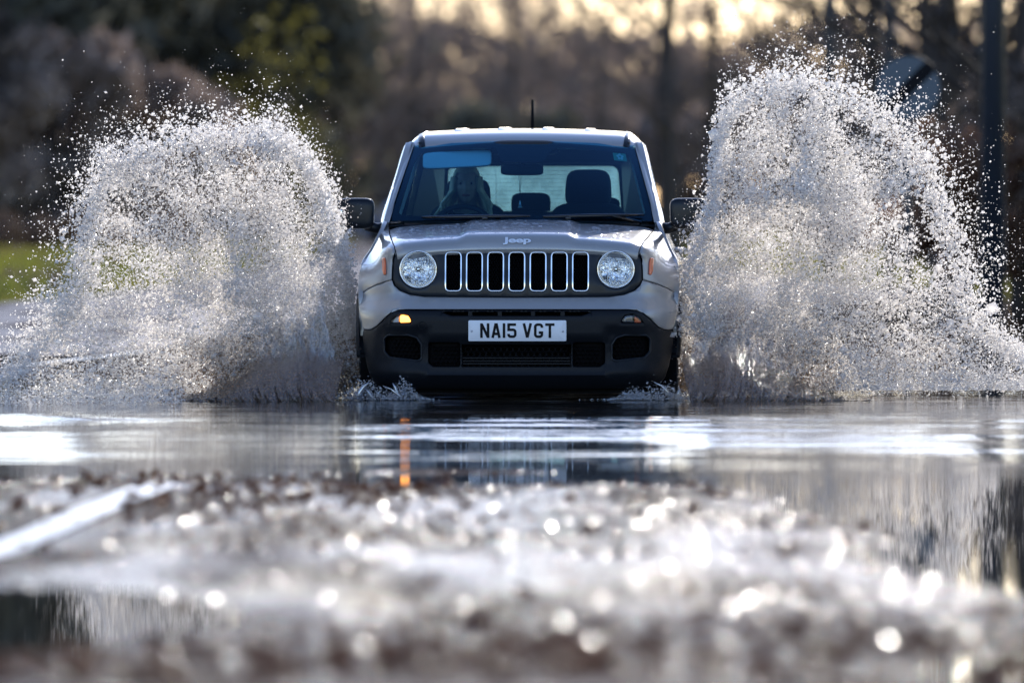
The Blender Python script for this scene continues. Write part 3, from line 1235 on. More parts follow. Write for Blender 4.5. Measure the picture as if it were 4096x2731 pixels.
b.box((0, .33, .24), (1.5, .02, .36))
b.box((0, .22, .47), (1.0, .02, .06))
b.build('radiator_shroud', M['dark'], CAR, False)

# --- headlights
for sx in (-1, 1):
    hl = empty('headlight', (0, 0, 0))
    hl.parent = CAR
    hl.location = (sx * LX, float(Fy(LX, LZ)) + .012, LZ)
    b = MB()
    b.lathe([(.1045, .010), (.1045, .03), (.106, .04), (.104, .09), (0, .095)], 48)
    b.build('housing', M['satin_black'], hl)
    b = MB()
    b.lathe([(.1015, .03), (.1022, .004), (.1015, -.004), (.0995, -.007), (.0965, -.006), (.0945, .0), (.090, .007), (.0865, .010), (.0845, .014), (.0835, .03)], 64)
    b.build('bezel', M['chrome'], hl)
    # bowl with upright flutes
    nr_, na = 24, 96
    V = []
    for i in range(nr_):
        r = .0865 * i / (nr_ - 1)
        for k in range(na):
            t = 2 * math.pi * k / na
            x, z = r * math.cos(t), r * math.sin(t)
            dep = .075 - 6.2 * r * r
            ii = int(math.floor(x / .0088 + 100)) + (37 if z > -.012 + .10 * abs(x) else 0)
            tl_ = (((ii * 7919) % 13) / 13.0 - .5)
            fl = tl_ * .75 * (abs(z) - .02) * (1 if z > 0 else -1) * .5 + .0016 * math.cos(x / .0088 * 2 * math.pi)
            fl += .004 * (1 if abs(z + .012 - .12 * abs(x)) < .003 else 0)
            V.append((x, dep + fl, z))
    obj('reflector', V, [tuple(q) for q in grid_faces(nr_, na, True)], M['reflector'], hl, False)
    b = MB()
    b.lathe([(.0, .008), (.007, .009), (.013, .012), (.0165, .02), (.0165, .05), (.018, .07)], 24)
    b.build('bulb_cap', M['chrome'], hl)
    b = MB()
    b.lathe([(.009, .006), (.0125, .0065), (.0125, .010), (.009, .010)], 24)
    b.build('bulb_shade', M['gloss_black'], hl)
    b = MB()
    b.lathe([(0, -.012), (.03, -.011), (.06, -.0075), (.08, -.002), (.0945, .004)], 48)
    b.build('lens', M['lens'], hl)

# --- painted front bumper band
BT = [(0, .5535), (.50, .557), (.582, .568), (.638, .590), (.668, .616), (.680, .646), (.72, .636), (.76, .622), (.81, .600), (.849, .577), (.876, .565)]
BB = [(.878, .54), (.873, .50), (.862, .44), (.850, .40), (.842, .380), (.82, .376), (.795, .380), (.765, .397), (.72, .442), (.685, .472), (.645, .4865), (.60, .4905), (0, .4915)]
P, F = panel(mirror_loop(rounded(BT + BB, [0] * 10 + [.01] + [0] * 4 + [.012] + [0] * 8, 3)), [], .03, fasc(0.0), .007, .03)
obj('front_bumper', P, F, M['paint'], CAR, True, True, 55)

# --- black lower bumper
LT = [(0, .4885), (.60, .4875), (.644, .4835), (.683, .469), (.718, .439), (.763, .394), (.795, .377), (.82, .373), (.842, .377)]
LB = [(.848, .34), (.840, .26), (.822, .18), (.80, .115), (.775, .085), (.70, .068), (.55, .060), (0, .058)]
fog = rounded([(.514, .222), (.535, .212), (.69, .228), (.721, .262), (.721, .33), (.70, .35), (.585, .352), (.54, .338), (.516, .30)], .02, 3)
sml = rounded([(.305, .180), (.45, .180), (.478, .20), (.478, .312), (.305, .312)], .014, 3)
cen = [(-.292, .180), (.292, .180), (.297, .30), (-.297, .30)]
slit = rounded([(-.42, .478), (.42, .478), (.35, .456), (-.35, .456)], .006, 2)
lampo = [(.570, .4185), (.672, .4155), (.684, .419), (.668, .442), (.640, .460), (.618, .464), (.586, .458), (.574, .440)]
mir = lambda q: [(-x, z) for x, z in q]


def lowmap(off):
    def f(a, c, dp):
        ax = np.abs(a)
        y = Fy(a, c) + off + dp
        # scooped surround of the fog recess and the plate plinth
        e = np.maximum(np.abs(ax - .617) / .135, np.abs(c - .282) / .095)
        y = y + .016 * (1 - sstep(.95, 1.10, e))
        e2 = np.maximum(ax / .50, np.abs(c - .244) / .088)
        y = y + .014 * (1 - sstep(.94, 1.05, e2))
        y = y - .012 * sstep(.165, .150, c) * sstep(.060, .10, c)
        return (a, y, c)
    return f


P, F = panel(mirror_loop(LT + LB), [fog, mir(fog), sml, mir(sml), cen, slit, lampo, mir(lampo)], .026, lowmap(.006), .006, .035)
obj('lower_bumper', P, F, M['black_plastic'], CAR, True, True, 50)
for sx in (-1, 1):
    P, F = panel([(x * sx, z) for x, z in fog], [], .03, fasc(.075), .0, .004)
    o = obj('fog_recess', P, F, M['dark'], CAR)
    b = MB()
    fl = np.array(fog + fog[:1])
    b.tube([(sx * x, float(lowmap(.006)(np.array([sx * x]), np.array([z]), np.array([0.0]))[1][0]) + .001, z) for x, z in fl], .0058, 8, False)
    b.build('recess_rim', M['satin_black'], o)
    hexmesh(sx * .60, .283, .15, .10, .026, .058).build('recess_mesh', M['dark'], o, False)
    P, F = panel([(x * sx, z) for x, z in sml], [], .03, fasc(.065), .0, .004)
    o = obj('side_intake', P, F, M['dark'], CAR)
    hexmesh(sx * .385, .246, .125, .105, .026, .05).build('intake_mesh', M['dark'], o, False)
# centre intake: wide honeycomb and bars
b = hexmesh(0, .243, .56, .105, .034, .055)
for z in (.197, .212, .228):
    b.box((0, .055, z), (.58, .012, .006))
b.build('centre_intake', M['black_plastic'], CAR, False)
b = MB()
for x in (-.25, -.09, .09, .25):
    b = MB()
    b.box((x, float(Fy(x, .467)) + .03, .467), (.022, .03, .03))
    b.build('slit_divider', M['black_plastic'], CAR, False)
# tow cap
b = MB()
b.lathe([(.018, .0), (.019, -.002), (.021, -.002), (.022, .001)], 28, (-.51, float(Fy(.51, .405)) + .003, .405))
b.build('tow_cap', M['black_plastic'], CAR)
# underside
b = MB()
b.box((0, 2.15, .10), (1.5, 3.6, .06))
b.box((0, .42, .05), (1.36, .5, .03))
b.build('floor_pan', M['dark'], CAR, False)

# --- turn lamps in the bumper
for sx in (-1, 1):
    lo = [(x * sx, z) for x, z in lampo]
    P, F = panel(lo, [], .012, fasc(.0335), .0, .003)
    tl = obj('turn_lamp', P, F, M['lamp_dim'], CAR)
    P, F = panel(lo, [], .012, fasc(.004), .004, .012)
    obj('lens', P, F, M['lens'], tl)
    bulb = rounded([(.574, .4215), (.632, .4195), (.632, .457), (.618, .4605), (.588, .455), (.578, .440)], .006, 3)
    P, F = panel([(x * sx, z) for x, z in bulb], [], .012, fasc(.024), .004, .006)
    if sx < 0:
        obj('bulb', P, F, M['amber_lit'], tl)
    else:
        obj('bulb', P, F, M['lamp_dim'], tl)
    P, F = panel([(x * sx, z) for x, z in rounded([(.636, .4195), (.668, .4185), (.676, .421), (.655, .446), (.638, .456)], .004, 2)], [], .012, fasc(.024), .003, .004)
    obj('side_reflector', P, F, M['amber'] if sx > 0 else M['trim_grey'], tl)

# --- number plate with lettering
yp = float(Fy(.0, .376)) - .012
P, F = panel(rrect(0.006, .376, .530, .113, .008, 3), [], .05, lambda a, c, dp: (a, yp + dp + .03 * (a / .6) ** 2, c), .002, .008)
plate = obj('number_plate', P, F, M['plate'], CAR, True, True, 40)


def stroke(poly, w, closed=False):
    """mitred flat stroke of a polyline in 2D -> quads"""
    p = np.array(poly, float)
    n = len(p)
    L, Rr = [], []
    for i in range(n):
        a = p[i - 1] if (i > 0 or closed) else None
        c = p[(i + 1) % n] if (i < n - 1 or closed) else None
        d1 = (p[i] - a) if a is not None else (c - p[i])
        d2 = (c - p[i]) if c is not None else (p[i] - a)
        d1 = d1 / np.linalg.norm(d1)
        d2 = d2 / np.linalg.norm(d2)
        n1 = np.array([-d1[1], d1[0]])
        n2 = np.array([-d2[1], d2[0]])
        m = n1 + n2
        m /= np.linalg.norm(m)
        k = 1 / max(.35, m @ n1)
        L.append(p[i] + m * w / 2 * k)
        Rr.append(p[i] - m * w / 2 * k)
    V = L + Rr
    F = [(i, (i + 1) % n, n + (i + 1) % n, n + i) for i in range(n if closed else n - 1)]
    return np.array(V), F


def glyph(ch):
    """UK plate letters in a 50 x 79 box, stroke 14 (millimetres)"""
    W, H, s = 50, 79, 14
    q = s / 2
    arc = lambda cx, cy, rx, ry, a0, a1, n=8: [(cx + rx * math.cos(R(a0 + (a1 - a0) * k / n)), cy + ry * math.sin(R(a0 + (a1 - a0) * k / n))) for k in range(n + 1)]
    if ch == 'N': return [[(q, 0), (q, H)], [(W - q, 0), (W - q, H)], [(q + 1, H - 4), (W - q - 1, 4)]], W
    if ch == 'A': return [[(q - .5, 0), (W / 2 - 1.5, H)], [(W - q + .5, 0), (W / 2 + 1.5, H)], [(11, 22), (W - 11, 22)]], W
    if ch == '1': return [[(q, 0), (q, H)]], 14
    if ch == '5': return [[(W - 3, H - q), (q, H - q), (q, H - 35)] + arc(W - q - 12, H - 47, 12, 12, 90, 0, 5) + arc(W - q - 12, q + 12, 12, 12, 0, -90, 5) + arc(q + 11, q + 12, 11, 12, -90, -180, 5)[0:] + [(q, 22)]], W
    if ch == 'V': return [[(q - .5, H), (W / 2 - .5, 2)], [(W - q + .5, H), (W / 2 + .5, 2)]], W
    if ch == 'G': return [[(W - q, H - 24)] + arc(W - q - 12, H - q - 13, 12, 13, 0, 90, 5) + arc(q + 12, H - q - 13, 12, 13, 90, 180, 5) + arc(q + 12, q + 13, 12, 13, 180, 270, 5) + arc(W - q - 12, q + 13, 12, 13, -90, 0, 5) + [(W - q, 36 - q), (W / 2 + 1, 36 - q)]], W
    if ch == 'T': return [[(0, H - q), (W, H - q)], [(W / 2, 0), (W / 2, H - 2)]], W
    return [], 33


b = MB()
txt = 'NA15 VGT'
gap = 11
tot = sum((33 if c == ' ' else glyph(c)[1]) + (0 if c == ' ' else gap) for c in txt) - gap - gap
cur = -tot / 2
lay = 0
for c in txt:
    if c == ' ':
        cur += 33 - gap
        continue
    st, w = glyph(c)
    for s_ in st:
        lay += 1
        V, F = stroke(s_, 14)
        X = (V[:, 0] + cur) / 1000.0 + .006
        Z = (V[:, 1] - 39.5) / 1000.0 + .377
        b.add(np.stack([X, yp - .0012 - .00012 * (lay % 3) + .03 * (X / .6) ** 2, Z], 1), F)
    cur += w + gap
b.build('lettering', M['plate_black'], plate, False)
b = MB()
for sx in (-1, 1):
    b = MB()
    b.lathe([(0, -.004), (.004, -.0035), (.0055, 0), (.0055, .003)], 14, (.006 + sx * .247, yp + .004, .374))
    b.build('screw', M['alloy'], plate)
b = MB()
for x0, w in ((-.062, .05),):
    b.box((x0 + w / 2, yp - .0008 + .03 * (x0 / .6) ** 2, .3268), (w, .0006, .0022))
b.build('maker_line', M['trim_grey'], plate, False)

# --- side markers (amber)
for sx in (-1, 1):
    pass

# --- hood
def hood_hw(v):
    return herm([0, .08, .3, .6, 1], [.648, .654, .676, .703, .730])(v)


hood_y = herm([0, .05, .12, .20, .30, .5, .75, 1.0], [.135, .137, .150, .185, .27, .52, .82, 1.12])
hood_z = herm([0, .05, .12, .20, .30, .5, .75, 1.0], [.815, .828, .852, .876, .893, .916, .938, .958])


def hood_pt(u, v):
    """u in -1..1 across, v 0..1 from the lip to the windscreen"""
    hw = hood_hw(v)
    x = u * hw
    ax = np.abs(x)
    y = hood_y(v) + plan(x) * (1 - v * .55) * (1 - .72 * sstep(.55, .73, ax) * (v)) + .03 * (1 - v) * 0
    z = hood_z(v) - .028 * np.abs(u) ** 3 * (1 - .35 * v) - .012 * u * u
    bul = sstep(.335, .265, ax) * sstep(.02, .26, v) * (1 - .15 * v)
    z = z + .020 * bul
    z = z - .010 * sstep(.93, 1.0, np.abs(u))
    return x, y, z


def grid_surf(f, us, vs_, back=None):
    U, V = np.meshgrid(us, vs_, indexing='ij')
    x, y, z = f(U, V)
    return np.stack([x, y, z], -1).reshape(-1, 3), grid_faces(len(us), len(vs_))


us = np.concatenate([[-1, -.995], np.linspace(-.985, .985, 97), [.995, 1]])
vs_ = np.concatenate([np.linspace(0, .32, 30), np.linspace(.34, 1, 34)])
P, F = grid_surf(hood_pt, us, vs_)
nP = len(P)
# folded-under rim
rim = [i * len(vs_) for i in range(len(us))] + [(len(us) - 1) * len(vs_) + j for j in range(1, len(vs_))] + [i * len(vs_) + len(vs_) - 1 for i in range(len(us) - 2, -1, -1)] + [j for j in range(len(vs_) - 2, 0, -1)]
Q = P[rim] + np.array([0, .012, -.022])
Fl = [list(f) for f in F] + [[rim[i], rim[(i + 1) % len(rim)], nP + (i + 1) % len(rim), nP + i] for i in range(len(rim))]
hood = obj('hood', np.vstack([P, Q]), Fl, M['paint'], CAR, True, True, 60)
# water beads lying on the hood
r_ = np.random.default_rng(5)
n = 420
u = r_.uniform(-.96, .96, n)
v = np.clip(r_.beta(2.2, 1.3, n), .25, .99)
x, y, z = hood_pt(u, v)
dv = 1e-3
b = MB()
for i in range(n):
    rr = r_.uniform(.003, .0075)
    a = r_.uniform(1.0, 2.2)
    c = np.array([x[i], y[i], z[i] - .0004])
    V = []
    for q, hh in ((1.0, 0.0), (.8, .55), (.4, .9)):
        for k in range(8):
            t = math.pi * k / 4
            V.append(c + np.array([rr * q * a * math.cos(t), rr * q * 1.3 * math.sin(t), rr * .5 * hh]))
    V.append(c + np.array([0, 0, rr * .5]))
    Fq = [(k, (k + 1) % 8, 8 + (k + 1) % 8, 8 + k) for k in range(8)] + [(8 + k, 8 + (k + 1) % 8, 16 + (k + 1) % 8, 16 + k) for k in range(8)] + [(16 + k, 16 + (k + 1) % 8, 24) for k in range(8)]
    b.add(V, Fq)
M['bead'] = drop_mat('water_bead', .72, (.7, .72, .75), .5, .12)
tag(b.build('water_beads', M['bead'], hood), kind='stuff')


# --- fender (front wing seen from the front) : y over (x,z) by thin-plate spline
cps = []
for x, z in [(.680, .648), (.680, .70), (.676, .76), (.655, .803), (.72, .637), (.76, .624), (.81, .602), (.849, .579), (.71, .70), (.71, .76)]:
    cps.append((x, z, float(Fy(x, z)) + .004))
cps += [(.876, .566, .50), (.879, .62, .56), (.877, .68, .66), (.866, .745, .80), (.852, .775, .90), (.832, .808, 1.02), (.80, .862, 1.10), (.775, .915, 1.18), (.755, .965, 1.25)]
for vv in (.12, .2, .3, .5, .75, 1.0):
    x, y, z = hood_pt(np.array([1.0]), np.array([vv]))
    cps.append((float(x[0]) + .006, float(z[0]), float(y[0])))
cps += [(.77, .72, .40), (.77, .80, .56), (.74, .85, .56), (.83, .70, .55), (.82, .77, .78), (.77, .88, .95)]
cps = np.array(cps)


def tps_fit(xy, f, lam=2e-5):
    d = np.linalg.norm(xy[:, None] - xy[None], axis=2)
    K = np.where(d > 0, d * d * np.log(d + 1e-12), 0) + lam * np.eye(len(xy))
    Pm = np.hstack([np.ones((len(xy), 1)), xy])
    A = np.block([[K, Pm], [Pm.T, np.zeros((3, 3))]])
    w = np.linalg.solve(A, np.concatenate([f, np.zeros(3)]))
    def g(x, z):
        Q = np.stack([np.ravel(x), np.ravel(z)], 1)
        d = np.linalg.norm(Q[:, None] - xy[None], axis=2)
        K = np.where(d > 0, d * d * np.log(d + 1e-12), 0)
        return (K @ w[:-3] + w[-3] + Q @ w[-2:]).reshape(np.shape(x))
    return g


wing_y = tps_fit(cps[:, :2], cps[:, 2])
he = [hood_pt(np.array([1.0]), np.array([vv])) for vv in (.0, .05, .12, .2, .3, .4, .5, .62, .75, .88, 1.0)]
wing = [(.6825, .6485), (.681, .70), (.678, .76), (.666, .797)] + [(float(a[0]) + .0065, float(c[0]) + (.004 if i < 2 else 0)) for i, (a, _, c) in enumerate(he)][1:] + \
       [(.742, .975), (.757, .967), (.777, .915), (.801, .862), (.833, .808), (.853, .775), (.867, .745), (.878, .68), (.880, .62), (.8775, .569), (.85, .5805), (.81, .6035), (.76, .6255), (.72, .6395)]
for sx in (-1, 1):
    P, F = panel(wing, [], .014, lambda a, c, dp: (a * sx, wing_y(a, c) + dp, c), .006, .02)
    wg = obj('front_wing', P, F, M['paint'], CAR, True, True, 60)
    mk = rounded([(.714, .678), (.728, .674), (.737, .70), (.741, .76), (.738, .769), (.722, .770), (.716, .745)], .006, 3)
    P, F = panel(mk, [], .012, lambda a, c, dp: (a * sx, wing_y(a, c) - .012 + dp, c), .006, .016)
    obj('side_marker', P, F, M['amber'], wg)

# --- emblem lettering on the hood lip
tc_ = bpy.data.curves.new('emblem', 'FONT')
tc_.body = 'Jeep'
tc_.size = .083
tc_.align_x = 'CENTER'
tc_.extrude = .003
tc_.offset = .0021
tc_.bevel_depth = .0012
tc_.bevel_resolution = 2
to = bpy.data.objects.new('emblem', tc_)
COL.objects.link(to)
bpy.context.view_layer.update()
tm = bpy.data.meshes.new_from_object(to.evaluated_get(bpy.context.evaluated_depsgraph_get()))
bpy.data.objects.remove(to)
co = np.array([tuple(v.co) for v in tm.vertices])
w_ = np.ptp(co[:, 0])
co[:, 0] = (co[:, 0] - co[:, 0].mean() * 0 - (co[:, 0].max() + co[:, 0].min()) / 2) * .152 / w_
co[:, 1] = (co[:, 1] - co[:, 1].min()) * .040 / np.ptp(co[:, 1])
zz = .841 + co[:, 1]
# depth of the lip at that height
vt = np.linspace(0, .4, 200)
_, yy_, zz_ = hood_pt(np.zeros(200), vt)
ysurf = np.interp(zz, zz_, yy_)
nv = np.stack([co[:, 0], ysurf - .004 - co[:, 2], zz], 1)
for v, p in zip(tm.vertices, nv):
    v.co = p
tm.materials.clear()
M['emblem'] = pmat('emblem_satin_chrome', (.92, .93, .95), .32, .45)
tm.materials.append(M['emblem'])
eo = bpy.data.objects.new('emblem', tm)
COL.objects.link(eo)
eo.parent = CAR

# --- greenhouse ---------------------------------------------------------
def ws_pt(u, v, dep=0.0):
    """windscreen: u -1..1, v 0 bottom .. 1 top"""
    hw = .752 + (.628 - .752) * v
    x = u * hw
    y = (1.10 + .60 * v - .04 * np.sin(np.pi * v)) + .16 * np.abs(u) ** 2.2 * (1 - .3 * v)
    z = (.968 + (.440) * v) - (.006 + .020 * v) * u * u + .004
    return x, y + dep * .6, z - dep * .8


us = np.linspace(-1, 1, 41)
P, F = grid_surf(lambda a, c: ws_pt(a, c), us, np.linspace(0, 1, 21))
ws = obj('windscreen', P, F, M['windscreen'], CAR, True, True)
inner = rounded([(-.925, .10), (-.86, .075), (.86, .075), (.925, .10), (.93, .75), (.90, .905), (.40, .93), (.25, .925), (.17, .74), (-.18, .74), (-.24, .925), (-.40, .93), (-.90, .905), (-.93, .75)],
                [.05, .05, .05, .05, .1, .06, .02, .06, .07, .07, .06, .02, .06, .1], 5)
P, F = panel([(-1, 0), (1, 0), (1, 1), (-1, 1)], [inner], .06, lambda a, c, dp: ws_pt(a, c, .006 + dp), 0, 0)
obj('frit_band', P, F, M['gloss_black'], ws, True, True)
# sticker inside the glass
P, F = panel([(.775, .80), (.885, .795), (.885, .895), (.775, .90)], [], .03, lambda a, c, dp: ws_pt(a, c, .009 + dp), 0, 0)
st = obj('windscreen_sticker', P, F, M['sticker'], ws)
b = MB()
for k in range(5):
    t = R(90 + 72 * k)
    cu, cv = .832 + .020 * math.cos(t), .85 + .026 * math.sin(t)
    P, F = panel([(cu + .012 * math.cos(q), cv + .018 * math.sin(q)) for q in np.linspace(0, 6.28, 9)[:-1]], [], .03, lambda a, c, dp: ws_pt(a, c, .007 + .0004 * k + dp), 0, 0)
    b.add(P, F)
b.build('sticker_motif', M['sticker_pale'], st)

# roof skin
roof_y = herm([0, .03, .07, .13, .25, .5, .85, 1.0], [1.697, 1.73, 1.80, 1.93, 2.2, 2.8, 3.7, 4.05])
roof_z = herm([0, .03, .07, .13, .25, .5, .85, 1.0], [1.400, 1.426, 1.455, 1.472, 1.484, 1.490, 1.470, 1.44])


def roof_pt(u, v):
    hw = herm([0, .07, .2, 1], [.662, .672, .676, .655])(v)
    au = np.abs(u)
    x = u * hw
    z = roof_z(v) - .018 * (au / .85) ** 2 - .085 * np.maximum(0, (au - .80) / .20) ** 2.2
    y = roof_y(v) + .10 * au ** 2.2 * (1 - sstep(0, .3, v))
    return x, y, z


us = np.concatenate([np.linspace(-1, -.8, 12), np.linspace(-.78, .78, 41), np.linspace(.8, 1, 12)])
vs_ = np.concatenate([np.linspace(0, .14, 16), np.linspace(.17, 1, 24)])
P, F = grid_surf(roof_pt, us, vs_)
nP = len(P)
P2 = P - np.array([0, 0, .03])
P2[:, 0] *= .985
F2 = [list(f)[::-1] for f in (F + nP)]
rim = [i * len(vs_) for i in range(len(us))] + [(len(us) - 1) * len(vs_) + j for j in range(1, len(vs_))] + [i * len(vs_) + len(vs_) - 1 for i in range(len(us) - 2, -1, -1)] + [j for j in range(len(vs_) - 2, 0, -1)]
Fl = [list(f) for f in F] + F2 + [[rim[i], rim[(i + 1) % len(rim)], nP + rim[(i + 1) % len(rim)], nP + rim[i]] for i in range(len(rim))]
roof = obj('roof', np.vstack([P, P2]), Fl, M['paint'], CAR, True, True, 60)
# ditch strips
for sx in (-1, 1):
    b = MB()
    V = []
    vv = np.concatenate([np.linspace(.0, .14, 14), np.linspace(.16, .95, 16)])
    for v in vv:
        for du, dz in ((-.026, -.002), (-.024, .004), (.024, .004), (.026, -.002)):
            x, y, z = roof_pt(np.array([.862 + du]), np.array([v]))
            V.append((sx * float(x[0]), float(y[0]) - .003, float(z[0]) + dz))
    b.add(V, [tuple(q) for q in grid_faces(len(vv), 4)])
    b.build('roof_strip', M['satin_black'], roof)
# raised ribs
for x0 in (-.372, -.127, .122, .362):
    b = MB()
    V = []
    vv = np.concatenate([[.155], np.linspace(.175, .9, 14), [.92]])
    for i, v in enumerate(vv):
        for dx, dz in ((-.034, -.004), (-.022, .009), (.022, .009), (.034, -.004)):
            x, y, z = roof_pt(np.array([(x0 + dx) / .676]), np.array([v]))
            if i in (0, len(vv) - 1): dz = -.004
            V.append((float(x[0]), float(y[0]), float(z[0]) + dz))
    b.add(V, [tuple(q) for q in grid_faces(len(vv), 4)])
    b.build('roof_rib', M['paint'], roof, True, 40)
b = MB()
b.tube([(.0, 3.75, 1.47), (.0, 3.76, 1.50)], [.022, .014], 12)
b.tube([(.0, 3.76, 1.50), (.0, 3.84, 1.665)], [.010, .008], 8)
b.build('aerial', M['dark'], CAR)

# A pillars: loft from the wing to the roof corner
for sx in (-1, 1):
    V = []
    n = 20
    for i in range(n):
        v = -.06 + 1.10 * i / (n - 1)
        x0, y0, z0 = [float(q) for q in ws_pt(np.float64(.985), np.float64(v))]
        xo = herm([-.06, .1, .35, .7, .95, 1.04], [.792, .782, .752, .712, .688, .676])(v)
        yo = y0 + .13
        for k in range(7):
            t = k / 6
            x = x0 + (xo - x0) * t
            y = y0 - .012 + (.13) * t ** 1.8
            z = z0 + .012 * math.sin(math.pi * min(1, t * 1.1)) - .014 * t
            V.append((sx * x, y, z))
        V.append((sx * (xo - .05), yo + .05, z0 - .03))
    b = MB()
    b.add(V, [tuple(q) for q in grid_faces(n, 8)])
    b.build('front_pillar', M['paint'], CAR, True, 60)
    # pale inner trim
    V = []
    for i in range(12):
        v = .06 + .92 * i / 11
        x0, y0, z0 = [float(q) for q in ws_pt(np.float64(.945), np.float64(v), .03)]
        for dx, dy in ((0, 0), (-.012, .06), (-.02, .14)):
            V.append((sx * (x0 + dx), y0 + dy, z0))
    b = MB()
    b.add(V, [tuple(q) for q in grid_faces(12, 3)])
    b.build('pillar_trim', M['trim_grey'], CAR)

# --- body sides
Wz = herm([-.10, .0, .1, .2, .45, .60, .68, .755, .81, .90, .965, 1.0, 1.2, 1.40], [.79, .815, .84, .860, .874, .877, .875, .865, .834, .795, .770, .762, .717, .668])
RX, FX = 3.42, .85   # axle lines
WZ = .145


def side_map(sx, off=0.0):
    def f(y, z, dp):
        taper = .05 * sstep(3.3, 4.2, y) + .0
        return (sx * (Wz(z) - taper - dp - off), y, z)
    return f


def arch(cy, r, a0, a1, n=14):
    return [(cy + r * math.cos(R(a0 + (a1 - a0) * k / n)), WZ + r * math.sin(R(a0 + (a1 - a0) * k / n))) for k in range(n + 1)]


ar = .395
quarter_f = [(.90, .795), (1.30, .80), (1.30, .965), (1.14, .965), (1.05, .85)]
front_side = arch(FX, ar, 165, 0)
front_lower = [(.50, .56), (.60, .66), (.78, .755), (.95, .80), (1.08, .86), (1.16, .93), (1.22, .965), (1.33, .965), (1.33, -.0), (1.262, -.0)] + arch(FX, ar, -15, 150)
door_f = [(1.336, .03), (2.335, .03), (2.335, .955), (1.336, .955)]
door_r = [(2.342, .03), (2.95, .03), (3.02, .16)] + arch(RX, ar + .02, 172, 112, 5) + [(3.30, .62), (3.31, .955), (2.342, .955)]
rear_q = [(3.317, .955), (3.307, .62)] + arch(RX, ar, 104, -12, 9) + [(4.05, .03), (4.16, .10), (4.19, .5), (4.15, .96)]
sill = [(1.262, -.06), (3.02, -.06), (2.955, .024), (1.262, .024)]
for sx in (-1, 1):
    P, F = panel(rounded(front_lower, 0), [], .05, side_map(sx, .002), .005, .02)
    obj('wing_side', P, F, M['paint'], CAR, True, True, 55)
    for nm, pl_ in (('front_door', door_f), ('rear_door', door_r)):
        P, F = panel(rounded(pl_, .02, 3) if nm == 'front_door' else pl_, [], .06, side_map(sx), .006, .03)
        dr = obj(nm, P, F, M['paint'], CAR, True, True, 55)
        b = MB()
        hy = 2.18 if nm == 'front_door' else 3.12
        hx = float(Wz(.80))
        b.tube([(sx * (hx - .01), hy - .09, .80), (sx * (hx + .028), hy - .08, .80), (sx * (hx + .032), hy, .80), (sx * (hx + .028), hy + .08, .80), (sx * (hx - .01), hy + .09, .80)], .013, 8)
        b.build('door_handle', M['paint'], dr)
        if nm == 'front_door':
            P, F = panel([(1.36, .965), (2.30, .965), (2.30, 1.37), (1.86, 1.37)], [], .08, side_map(sx, .012), 0, .004)
        else:
            P, F = panel([(2.39, .965), (3.25, .965), (3.28, 1.36), (2.39, 1.37)], [], .08, side_map(sx, .012), 0, .004)
        obj('door_window', P, F, M['side_glass'], dr)
    P, F = panel(rear_q, [], .05, side_map(sx), .006, .03)
    obj('rear_quarter', P, F, M['paint'], CAR, True, True, 55)
    P, F = panel(sill, [], .06, side_map(sx, -.004), .006, .03)
    obj('sill', P, F, M['black_plastic'], CAR, True, True, 55)
    # upper frame with window openings
    up = [(1.22, .958), (4.14, .958), (4.02, 1.405), (1.80, 1.405)]
    P, F = panel(up, [rounded([(1.42, .99), (2.28, .99), (2.28, 1.36), (1.84, 1.36)], .03, 3), rounded([(2.40, .99), (3.24, .99), (3.26, 1.35), (2.40, 1.36)], .03, 3)], .06, side_map(sx, .004), .004, .03)
    obj('window_frame', P, F, M['paint'], CAR, True, True, 55)
    # arch flares
    for cy, a0, a1 in ((FX, -12, 168), (RX, -8, 170)):
        V = []
        n = 30
        for k in range(n + 1):
            t = R(a0 + (a1 - a0) * k / n)
            for rr, dx in ((.385, -.05), (.385, .010), (.40, .018), (.435, .016), (.452, -.004)):
                y, z = cy + rr * math.cos(t), WZ + rr * math.sin(t)
                V.append((sx * (float(Wz(z)) + dx), y, z))
        b = MB()
        b.add(V, [tuple(q) for q in grid_faces(n + 1, 5)])
        b.build('arch_flare', M['black_plastic'], CAR, True, 50)
    # wheels
    for cy in (FX, RX):
        w = empty('wheel', (0, 0, 0))
        w.parent = CAR
        w.location = (sx * .765, cy, WZ)
        b = MB()
        b.lathe([(.235, -.10), (.30, -.108), (.335, -.10), (.345, -.07), (.346, 0), (.345, .07), (.335, .10), (.30, .108), (.235, .10)], 56, axis='x')
        b.build('tyre', M['rubber'], w)
        b = MB()
        b.lathe([(.235, .095 * sx), (.225, .10 * sx), (.215, .085 * sx), (.20, .03 * sx), (.06, .03 * sx), (.05, .06 * sx), (0, .065 * sx)], 40, axis='x')
        for k in range(5):
            t = 2 * math.pi * k / 5
            b.tube([(.06 * sx, .05 * math.cos(t), .05 * math.sin(t)), (.085 * sx, .13 * math.cos(t), .13 * math.sin(t)), (.09 * sx, .222 * math.cos(t), .222 * math.sin(t))], [.03, .026, .03], 8)
        b.build('rim', M['alloy'], w)
# inner wheel housings
for sx in (-1, 1):
    for cy in (FX, RX):
        b = MB()
        V = []
        for k in range(17):
            t = R(-10 + 200 * k / 16)
            for x in (.55, .862):
                V.append((sx * x, cy + .385 * math.cos(t), WZ + .385 * math.sin(t)))
        b.add(V, [tuple(q) for q in grid_faces(17, 2)])
        b.box((sx * .56, cy, .30), (.02, .78, .5))
        b.build('wheel_housing', M['dark'], CAR, False)

# bulkhead closing the engine bay
b = MB()
b.box((0, 1.22, .52), (1.46, .03, .82))
b.build('bulkhead', M['dark'], CAR, False)

# --- rear
def rear_map(off=0.0):
    return lambda a, c, dp: (a, 4.20 + .02 * np.cos(c) - .14 * sstep(.95, 1.42, c) - .10 * (np.abs(a) / .8) ** 3 - dp - off, c)


